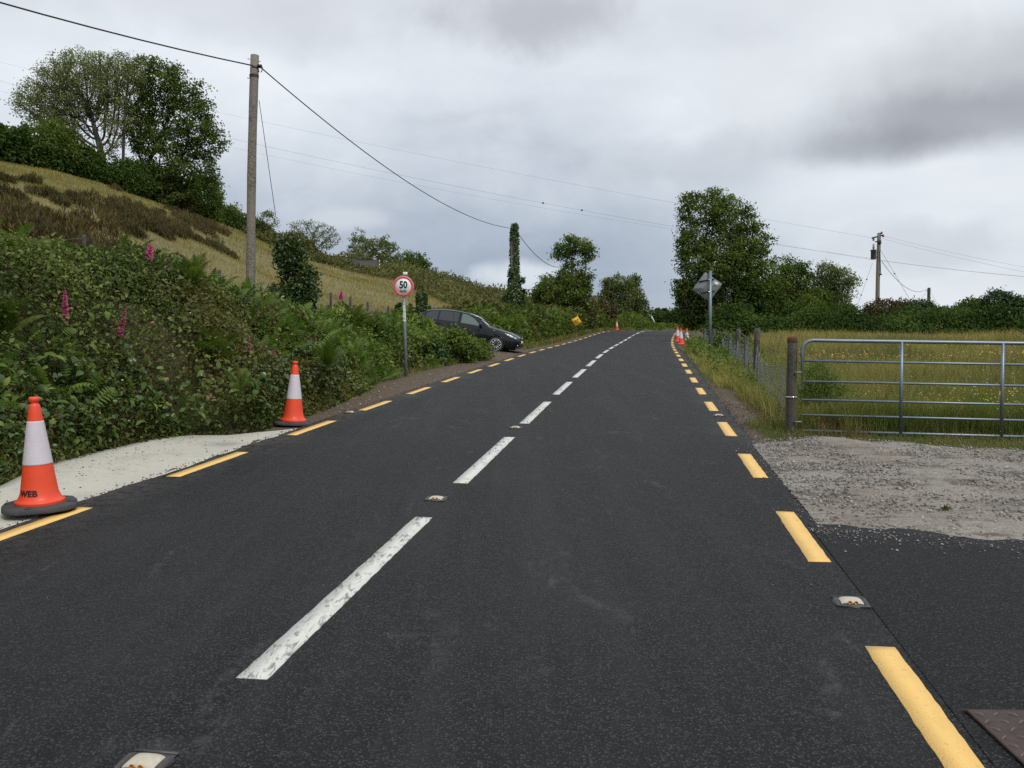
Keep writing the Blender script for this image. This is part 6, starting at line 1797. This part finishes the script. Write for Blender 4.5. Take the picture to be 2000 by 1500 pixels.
        panel('tail_lamp', M['red_sign'], [(x, 9.4, 12.0) for x in (3.98, 4.06, 4.14)], .006, side)
        panel('side_skirt', M['plastic'], [(x, 3.0, 3.9) for x in xs_(1.25, 3.05, 12)], .006, side, n=3)
        # doors: shut lines as thin dark strips sunk on the surface
        for xd in (1.36, 2.385, 3.30):
            b = MB(); p = [surf(xd+.02*math.sin(k), k, .002, side) for k in np.linspace(4.2, 11.9, 10)]; b.tube(p, .004, 4); b.build('shut_line', M['plastic'], root)
        for xd in (2.20, 3.16):
            c = surf(xd, 9.1, .022, side); b = MB().box(c, (.17, .022, .028), bevel=.005); b.build('door_handle', M['car_paint'], root)
        c = surf(1.52, 12.3, .12, side); mr = empty('door_mirror', c); mr.parent = root
        b = MB(); 
        prof = [(0, -.11), (.05, -.105), (.078, -.05), (.08, .03), (.06, .09), (0, .105)]
        b.lathe([(r, z) for r, z in prof], sides=12, axis='y'); o = b.build('shell', M['car_paint'], mr, smooth=True); o.scale = (.75, 1.0, .95)
        MB().tube([(-.02, -side*.13, -.06), (0, -side*.04, -.02)], .02, 6).build('arm', M['plastic'], mr)
        c = surf(.98, 10.4, .006, side); MB().box(c, (.05, .012, .022)).build('side_repeater', M['lamp_glass'], root)
    # windscreen, rear screen following the roof line
    def cross(name, mat, x0, x1, wf, off=.006, n=7, k0=17.2):
        X_ = np.linspace(x0, x1, n); V = []
        for x in X_:
            s = sec(x); w = s[17][0]*wf
            for y in np.linspace(-w, w, 11): V.append((-x, y, ztop(x)+.022-.03*(abs(y)/max(s[17][0], .01))**2.2+off))
        i, j = np.meshgrid(np.arange(n-1), np.arange(10), indexing='ij'); a0 = (i*11+j).ravel()
        MB().add(V, None, np.stack([a0, a0+11, a0+12, a0+1], -1)).build(name, mat, root, smooth=True)
    cross('windscreen', M['screen'], 1.26, 1.98, .93, .010)
    cross('rear_screen', M['car_glass'], 3.86, 4.06, .88, .012)
    b = MB(); V = [(-x, y, ztop(x)+.03) for x in (3.62, 3.98) for y in (-.55, .55)]; 
    MB().box((-3.93, 0, ztop(3.80)+.015), (.20, 1.10, .028), bevel=.01).build('roof_spoiler', M['car_paint'], root)
    b = MB()
    for sgn in (-1, 1): b.tube([(-x, sgn*(wid(x)*.665), ztop(x)+.012) for x in np.linspace(2.0, 3.7, 9)], .009, 5)
    b.build('roof_trim', M['plastic'], root)
    # front end
    MB().box((.005, 0, .40), (.05, 1.05, .16), bevel=.02).build('lower_grille', M['plastic'], root)
    MB().box((.00, 0, .625), (.04, .72, .075), bevel=.015).build('upper_grille', M['plastic'], root)
    MB().box((.018, 0, .635), (.03, .66, .010)).build('grille_trim', M['chrome'], root)
    MB().box((.035, 0, .50), (.012, .50, .11)).build('number_plate', M['plate'], root)
    MB().lathe([(0, 0), (.05, 0), (.052, .008), (0, .012)], c=(0, 0, 0), sides=16, axis='x').build('badge', M['chrome'], root, loc=(.02, 0, .645))
    for sgn in (-1, 1):
        MB().lathe([(0, 0), (.045, 0), (.045, .015), (0, .02)], sides=12, axis='x').build('fog_lamp', M['lamp_glass'], root, loc=(-.055, sgn*.58, .36))
    MB().box((-.03, 0, .225), (.16, 1.36, .02), bevel=.006).build('front_splitter', M['galv_dull'], root)
    b = MB(); b.box((-2.1, 0, .20), (3.6, 1.35, .06)); b.build('underbody', M['plastic'], root)
    for w_ in wx:
        for sgn in (-1, 1):
            wh = empty('wheel', (-w_, sgn*.765, wrad)); wh.parent = root
            pr_ = [(.215, -.10), (.245, -.112), (.295, -.108), (.315, -.085), (.318, 0), (.315, .085), (.295, .108), (.245, .112), (.215, .10)]
            MB().lathe(pr_, sides=36, axis='y').build('tyre', M['tyre'], wh, smooth=True)
            b = MB(); b.lathe([(.205, -.10), (.228, -.106), (.232, -.098), (.214, -.085), (.205, .09), (.22, .10)], sides=36, axis='y')
            so_ = sgn*.088
            for q in range(10):
                a = q*math.pi/5
                for da in (-.10, .10):
                    b.tube([(.045*math.cos(a), so_*.9, .045*math.sin(a)), (.13*math.cos(a+da*.8), so_*.98, .13*math.sin(a+da*.8)), (.212*math.cos(a+da*1.3), so_, .212*math.sin(a+da*1.3))], [.011, .009, .008], 5)
            b.lathe([(0, .012), (.045, .010), (.058, 0), (.058, -.02)] if sgn > 0 else [(0, -.012), (.045, -.010), (.058, 0), (.058, .02)], c=(0, 0, 0), sides=16, axis='y')
            rim = b.build('rim', M['alloy'], wh, smooth=False)
            MB().lathe([(0, 0), (.20, 0), (.20, .004), (0, .004)], sides=24, axis='y').build('brake_disc', M['plastic'], wh, loc=(0, sgn*.03, 0))
    return root
fw = P(967, 689, 35.6)      # front wheel contact, near side
yaw = math.radians(-9); pit = math.radians(6.3)
RMc = Matrix.Rotation(yaw, 3, 'Z') @ Matrix.Rotation(pit, 3, 'Y')
off = RMc @ Vector((-.86, -.765, 0))*1.06
make_car(tuple(Vector(fw)-off), yaw, pit).scale = (1.06, 1.06, 1.06)

# bushes in front of the car, behind the verge
fb = [((900, 690, 60, 30), (865, 680, 40, 30), 30.5, 'mid', 'rounded green bush in front of the parked car door'), ((838, 690, 22, 20), (850, 700, 20, 12), 27.5, 'ivy', 'small dark bush beside the dirt verge right of the speed sign'),
      ((885, 668, 28, 18), (905, 684, 24, 18), 29.0, 'weed', 'light green leafy bush between the small dark bush and the car')]
for k, (e1, e2, D, mt, lb) in enumerate(fb):
    make_bush('verge_bush', lb, 'bush', G(e1[0], D, -.05), ell_px([e1, e2], D), M[mt], n=5200, lsize=.10, seed=140+k, group='low bushes on the verge in front of the car', rough=.3)

# ------------------------------------------------------------------ cottage on the hill
hd_ = P(708, 522, 101); zr_ = P(705, 511, 103.5)[2]; ze_ = P(705, 532, 100)[2]
cx, cy_ = P(712, 522, 102)[0], 102.0
root = empty('cottage', (cx-2.0, cy_, ze_-2.2), (0, 0, math.radians(9))); tag(root, 'low slate roofed cottage with white barge boards half hidden by trees on the hill', 'cottage')
eh = 2.2; rh = eh+(zr_-ze_); Lh, Wh = 3.6, 2.9
b = MB(); b.box((0, 0, eh/2-.5), (Lh*2-.4, Wh*2-.5, eh+1.0))
for sx in (-1, 1): b.add([(sx*(Lh-.2), -Wh+.25, eh), (sx*(Lh-.2), Wh-.25, eh), (sx*(Lh-.2), 0, rh-.15)], [(0, 1, 2)] if sx > 0 else [(0, 2, 1)])
b.build('wall', M['stonewall'], root)
rf_ = MB()
for sy in (-1, 1):
    V = [(-Lh, sy*(Wh+.2), eh-.08), (Lh, sy*(Wh+.2), eh-.08), (Lh, 0, rh), (-Lh, 0, rh)]; V = V+[(x, y, z-.12) for x, y, z in V]
    rf_.add(V, None, [(0, 1, 2, 3), (7, 6, 5, 4), (0, 4, 5, 1), (1, 5, 6, 2), (2, 6, 7, 3), (3, 7, 4, 0)])
ro = rf_.build('roof', M['slate'], root)
for sx in (-1, 1):
    for sy in (-1, 1):
        a = np.array([sx*(Lh+.06), sy*(Wh+.25), eh-.10]); c = np.array([sx*(Lh+.06), 0, rh+.03]); V = [a+[0, 0, -.12], a+[0, 0, .10], c+[0, 0, .10], c+[0, 0, -.12]]
        V = V+[v+[sx*.08, 0, 0] for v in V]; MB().add(V, None, [(0, 1, 2, 3), (7, 6, 5, 4), (0, 4, 5, 1), (1, 5, 6, 2), (2, 6, 7, 3), (3, 7, 4, 0)]).build('barge_board', M['whitewash'], root)
MB().box((-Lh+.4, 0, rh+.25), (.55, .55, .9), bevel=.03).build('chimney', M['whitewash'], ro)
for x in (-1.8, 1.2):
    w_ = MB().box((x, -Wh+.24, 1.25), (.9, .06, .9)).build('window', M['whitewash'], root); MB().box((x, -Wh+.20, 1.25), (.74, .04, .74)).build('pane', M['car_glass'], w_)

# ------------------------------------------------------------------ foxgloves and ferns
def foxglove(label, px, ptop, pbot, D, lean=0, r=1.0, seed=0):
    rng = np.random.default_rng(seed); D = min(D+3, hit(px, pbot, 1.05, 6, 45))
    while Xc(D)-(px-1000)/FPX*D < foot(D)+.45 and D < 60: D += .1
    t_ = P(px+lean, ptop, D); b_ = P(px, pbot, D); ax = t_-b_; Lf = np.linalg.norm(ax)
    gz = Hs(b_[0], D+.2); base = np.array([b_[0]-ax[0]*.4, D+.12, min(gz, b_[2]-.3)])
    root = empty('foxglove', base); tag(root, label, 'foxglove', 'foxgloves flowering in the left bank')
    MB().tube([np.zeros(3), (b_-base)*.6+[0, 0, .02], b_-base, t_-base], [.008, .007, .006, .002], 5).build('stem', M['weed'], root)
    mb = MB(); n = int(26+Lf*60)
    d = ax/Lf
    for q in range(n):
        f = q/n; a = q*2.4; rr = (.040*(1-f)**.7+.008)*r*1.1; c = b_+ax*f-base
        o_ = np.array([math.cos(a), math.sin(a), -.55+.5*f]); o_ /= np.linalg.norm(o_)
        Lb = rr*1.0; s1 = unit(np.cross(o_, [0, 0, 1.0])); s2 = np.cross(o_, s1); V = []
        for (dl, rad_) in ((.0, .003), (.35, rr*.26), (.8, rr*.36), (1.0, rr*.46)):
            for k in range(6): 
                t = k*math.pi/3; V.append(c+o_*Lb*dl+(s1*math.cos(t)+s2*math.sin(t))*rad_)
        Q = [(i*6+k, i*6+(k+1) % 6, (i+1)*6+(k+1) % 6, (i+1)*6+k) for i in range(3) for k in range(6)]
        mb.add(V, None, Q, rng.random()*.8+.1)
    mb.build('blooms', M['bloom'], root, tint=True)
fox = [(127, 565, 622, 9.6, 0, 'tallest foxglove spire, left of the middle in the near bramble'), (232, 602, 654, 10.2, 14, 'leaning foxglove spire right of the tallest one, above the apron'),
       (292, 474, 502, 15.5, 2, 'foxglove at the very top of the near bank against the hill field'), (482, 656, 684, 12.4, 4, 'foxglove directly below the telephone pole'),
       (530, 684, 697, 12.8, 5, 'small foxglove left above the second cone'), (504, 714, 727, 12.4, 2, 'small foxglove low in the bank, upper one of a pair left of the second cone'),
       (501, 745, 757, 12.2, 4, 'small foxglove low in the bank, lower one of a pair left of the second cone'), (552, 722, 734, 12.9, 2, 'foxglove peeping out just beside the top of the second cone'),
       (665, 568, 582, 27, 2, 'small distant foxglove left of the speed sign beside a stub post'), (724, 604, 615, 28, 0, 'faint distant foxglove in the bracken left of the speed sign'),
       (868, 594, 604, 39, 0, 'distant foxglove showing above the roof of the car')]
for k, (px, a, b_, D, ln, lb) in enumerate(fox): foxglove(lb, px, a, b_, D, ln, 1.0 if D < 12 else (1.1 if D < 20 else 1.6), seed=k)
def fern(label, px, py, D, L, nf, seed, yaw0=None, spread=math.pi, mat='fern'):
    rng = np.random.default_rng(seed); D = min(D+4, hit(px, py, .75, 6, 45)); c = P(px, py, D)
    root = empty('fern', c); tag(root, label, 'fern', 'fern clumps in the left bank')
    yaw = (yaw0 if yaw0 is not None else -math.pi/2) + (rng.random(nf)-.5)*2*spread; pitch = .25+rng.random(nf)*1.0
    for k in range(nf):
        mb = MB(); fronds(mb, np.zeros((1, 3)), yaw[k:k+1], pitch[k:k+1], np.array([L*(.75+.4*rng.random())]), rng.beta(2, 2, 1), frond_tmpl(26, .26) if D < 16 else (FV, FF), roll=rng.normal(size=1)*.4)
        mb.build('frond', M[mat], root, tint=True)
fern('big bright fern clump at the left edge of the bank', 5, 660, 8.9, .62, 22, 1, -1.0, 2.2)
fern('bright fern clump in the middle of the bramble bank left below the telephone pole', 412, 715, 12.0, .72, 16, 2, -1.2, 2.0)
fern('fern clump at the top of the bank between the foxgloves and the telephone pole', 372, 560, 14.6, .62, 18, 3)
fern('fern clump low in the bank right of the second cone', 640, 720, 14.9, .60, 16, 4)
fern('light fern clump in front of the bank left of the speed sign', 735, 655, 21.5, .8, 18, 5)
fern('fern clump halfway up the bank between the second cone and the speed sign', 690, 640, 20.5, .75, 16, 6)
fern('low fern in the bramble left of the second cone', 470, 770, 12.0, .45, 12, 7)

# ------------------------------------------------------------------ ground details
def stones(name, label, cat, X, Y, Z, s, mat, rng, kind='stuff'):
    """little irregular pebbles, 8 triangles each"""
    n = len(X); O = np.array([(1, 0, 0), (-1, 0, 0), (0, 1, 0), (0, -1, 0), (0, 0, .7), (0, 0, -.5)], float)
    F0 = np.array([(0, 2, 4), (2, 1, 4), (1, 3, 4), (3, 0, 4), (2, 0, 5), (1, 2, 5), (3, 1, 5), (0, 3, 5)])
    V = O[None]*(.6+.8*rng.random((n, 6, 1)))*s[:, None, None]; a = rng.random(n)*6.3; c_, s_ = np.cos(a)[:, None], np.sin(a)[:, None]
    V = np.stack([V[..., 0]*c_-V[..., 1]*s_*.7, V[..., 0]*s_+V[..., 1]*c_*.7, V[..., 2]], -1)
    V += np.stack([X, Y, Z], 1)[:, None]
    mb = MB().add(V.reshape(-1, 3), (F0[None]+np.arange(n)[:, None, None]*6).reshape(-1, 3), None, np.repeat(rng.beta(2.2, 2, n), 6))
    o = mb.build(name, mat, tint=True); tag(o, label, cat, None, kind); return o
rng = np.random.default_rng(55)
n = 30000; X = 1.9+8*rng.random(n)**1.2; yb, yt = _gbot(X), _gtop(X); Y = yb+(yt-yb)*rng.random(n); k = (X > xedge(Y, REd)-.1) & (fbm(X*1.1, Y*1.5, 2)+rng.random(n)*.35 > .48)
stones('gravel_stones', 'loose grey stones scattered over the gateway', 'gravel', X[k], Y[k], froad(Y[k])+.006, .006+.019*rng.random(k.sum())**3, M['pebble'], rng)
n = 1500; X = 2.3+7*rng.random(n)**1.2; Y = _gbot(X)+.1-np.abs(rng.normal(size=n))*.22; k = X > xedge(Y, REd)-.25
stones('spilled_gravel', 'loose stones spilled from the gateway onto the side asphalt', 'gravel', X[k], Y[k], froad(Y[k])+.004+.012*np.sin(np.clip(X[k]-2, 0, 6))+.003, .004+.012*rng.random(k.sum())**3, M['pebble'], rng)
n = 420; Y = 6.85+4.4*rng.random(n); X = xedge(Y, REd)-.02-np.abs(rng.normal(size=n))*.13; stones('spilled_gravel', 'loose stones strewn on the road edge beside the gateway', 'gravel', X, Y, froad(Y)+.002, .003+.010*rng.random(n)**3, M['pebble'], rng)
n = 420; Y = 4+8*rng.random(n); u = np.minimum(3.3+1.5*rng.random(n)**.45, np.interp(Y, [4, 11, 12, 12.5], [4.7, 4.7, 4.2, 3.5])); X = Xc(Y)-u*1.012; C = np.stack([X, Y, froad(Y)+.035], 1)
mb = MB(); leaves(mb, C, unit(rand_unit(n, rng)*[1, 1, .2]), unit(rand_unit(n, rng)*.3+[0, 0, 1.0]), .035*(.4+rng.random(n)), .014, rng.random(n)); stuff(mb.build('leaf_litter', M['dead'], tint=True), 'brown leaf litter blown onto the concrete apron', 'leaf litter')
# crumbs along the asphalt edges and on the apron
s = s_of_Y(2)+(s_of_Y(40)-s_of_Y(2))*rng.random(5200)**1.5; side = rng.random(5200) < .45
t = np.where(side, -3.16-np.abs(rng.normal(size=5200))*.05, 3.24+np.abs(rng.normal(size=5200))*.11); x, y = road_pt(s, t)
stones('edge_crumbs', 'bitumen crumbs strewn along both edges of the asphalt', 'crumbs', x, y, froad(y)-.002, .004+.010*rng.random(5200)**2, M['crumb'], rng)
n = 260; Y = 4+8*rng.random(n); X = Xc(Y)-(3.25+1.5*rng.random(n)**.8); stones('apron_debris', 'dark soil crumbs fallen on the concrete apron', 'debris', X, Y, froad(Y)+.025, .004+.010*rng.random(n)**2, M['crumb'], rng)
n = 900; Y = 13+30*rng.random(n)**1.4; X = Xc(Y)-(3.25+.9*rng.random(n)); stones('verge_stones', 'small stones in the dirt of the left verge', 'stones', X, Y, H(X, Y)+.005, .010+.022*rng.random(n)**3, M['pebble'], rng)
n = 500; Y = 11.8+5*rng.random(n); X = Xc(Y)+(3.35+.8*rng.random(n)); stones('verge_stones', 'small stones in the bare soil beside the gate post', 'stones', X, Y, H(X, Y)+.005, .008+.018*rng.random(n)**3, M['pebble'], rng)
n = 150; Y = 2.6+22*rng.random(n)**1.6; T = -2.9+5.8*rng.random(n); x = Xc(Y)+T*1.012; stones('road_grit', 'tiny pale stones lying on the asphalt', 'grit', x, Y, froad(Y)+.003, .0025+.006*rng.random(n)**3, M['pebble'], rng)
# small weed growing in the gravel
p = onroad(1846, 998); root = empty('small_weed', (p[0], p[1], froad(p[1])+.01)); tag(root, 'tiny bright green weed growing in the gravel', 'weed')
mb = MB(); leaves(mb, np.zeros((14, 3)), unit(rand_unit(14, rng)*[1, 1, .3]+[0, 0, .5]), np.tile([0, 0, 1.0], (14, 1)), .055, .028, rng.random(14)); mb.build('leaves', M['fern'], root, tint=True)
# rusty cover plate with raised treads, bottom right
root = empty('cover_plate', (2.46, 3.25, froad(3.25)+.014), (rise, 0, math.radians(-2))); tag(root, 'rusty chequered steel cover plate set in the asphalt at the lower right corner', 'cover plate')
MB().box((0, 0, 0), (1.10, .74, .014), bevel=.003).build('plate', M['rust'], root)
b = MB(); 
for sx, w_, hgt in ((0, 1.14, .018),): b.box((0, .376, -.003), (1.12, .008, .016))
b.build('frame', M['rust'], root)
tm = MB().lathe([(0, .0065), (.6, .0055), (1, 0)], sides=8).build('tread', M['worn_steel'], root); tm.scale = (.020, .005, 1); first = True
for i in range(16):
    for j in range(11):
        x = -.52+i*.069+(j % 2)*.0; y = -.34+j*.067; a = (1 if (i+j) % 2 else -1)*math.radians(38)
        if first: o = tm; first = False
        else: o = tm.copy(); SC.collection.objects.link(o); o.parent = root
        o.location = (x, y, .0072); o.rotation_euler = (0, 0, a); o.scale = (.021, .0055, 1)
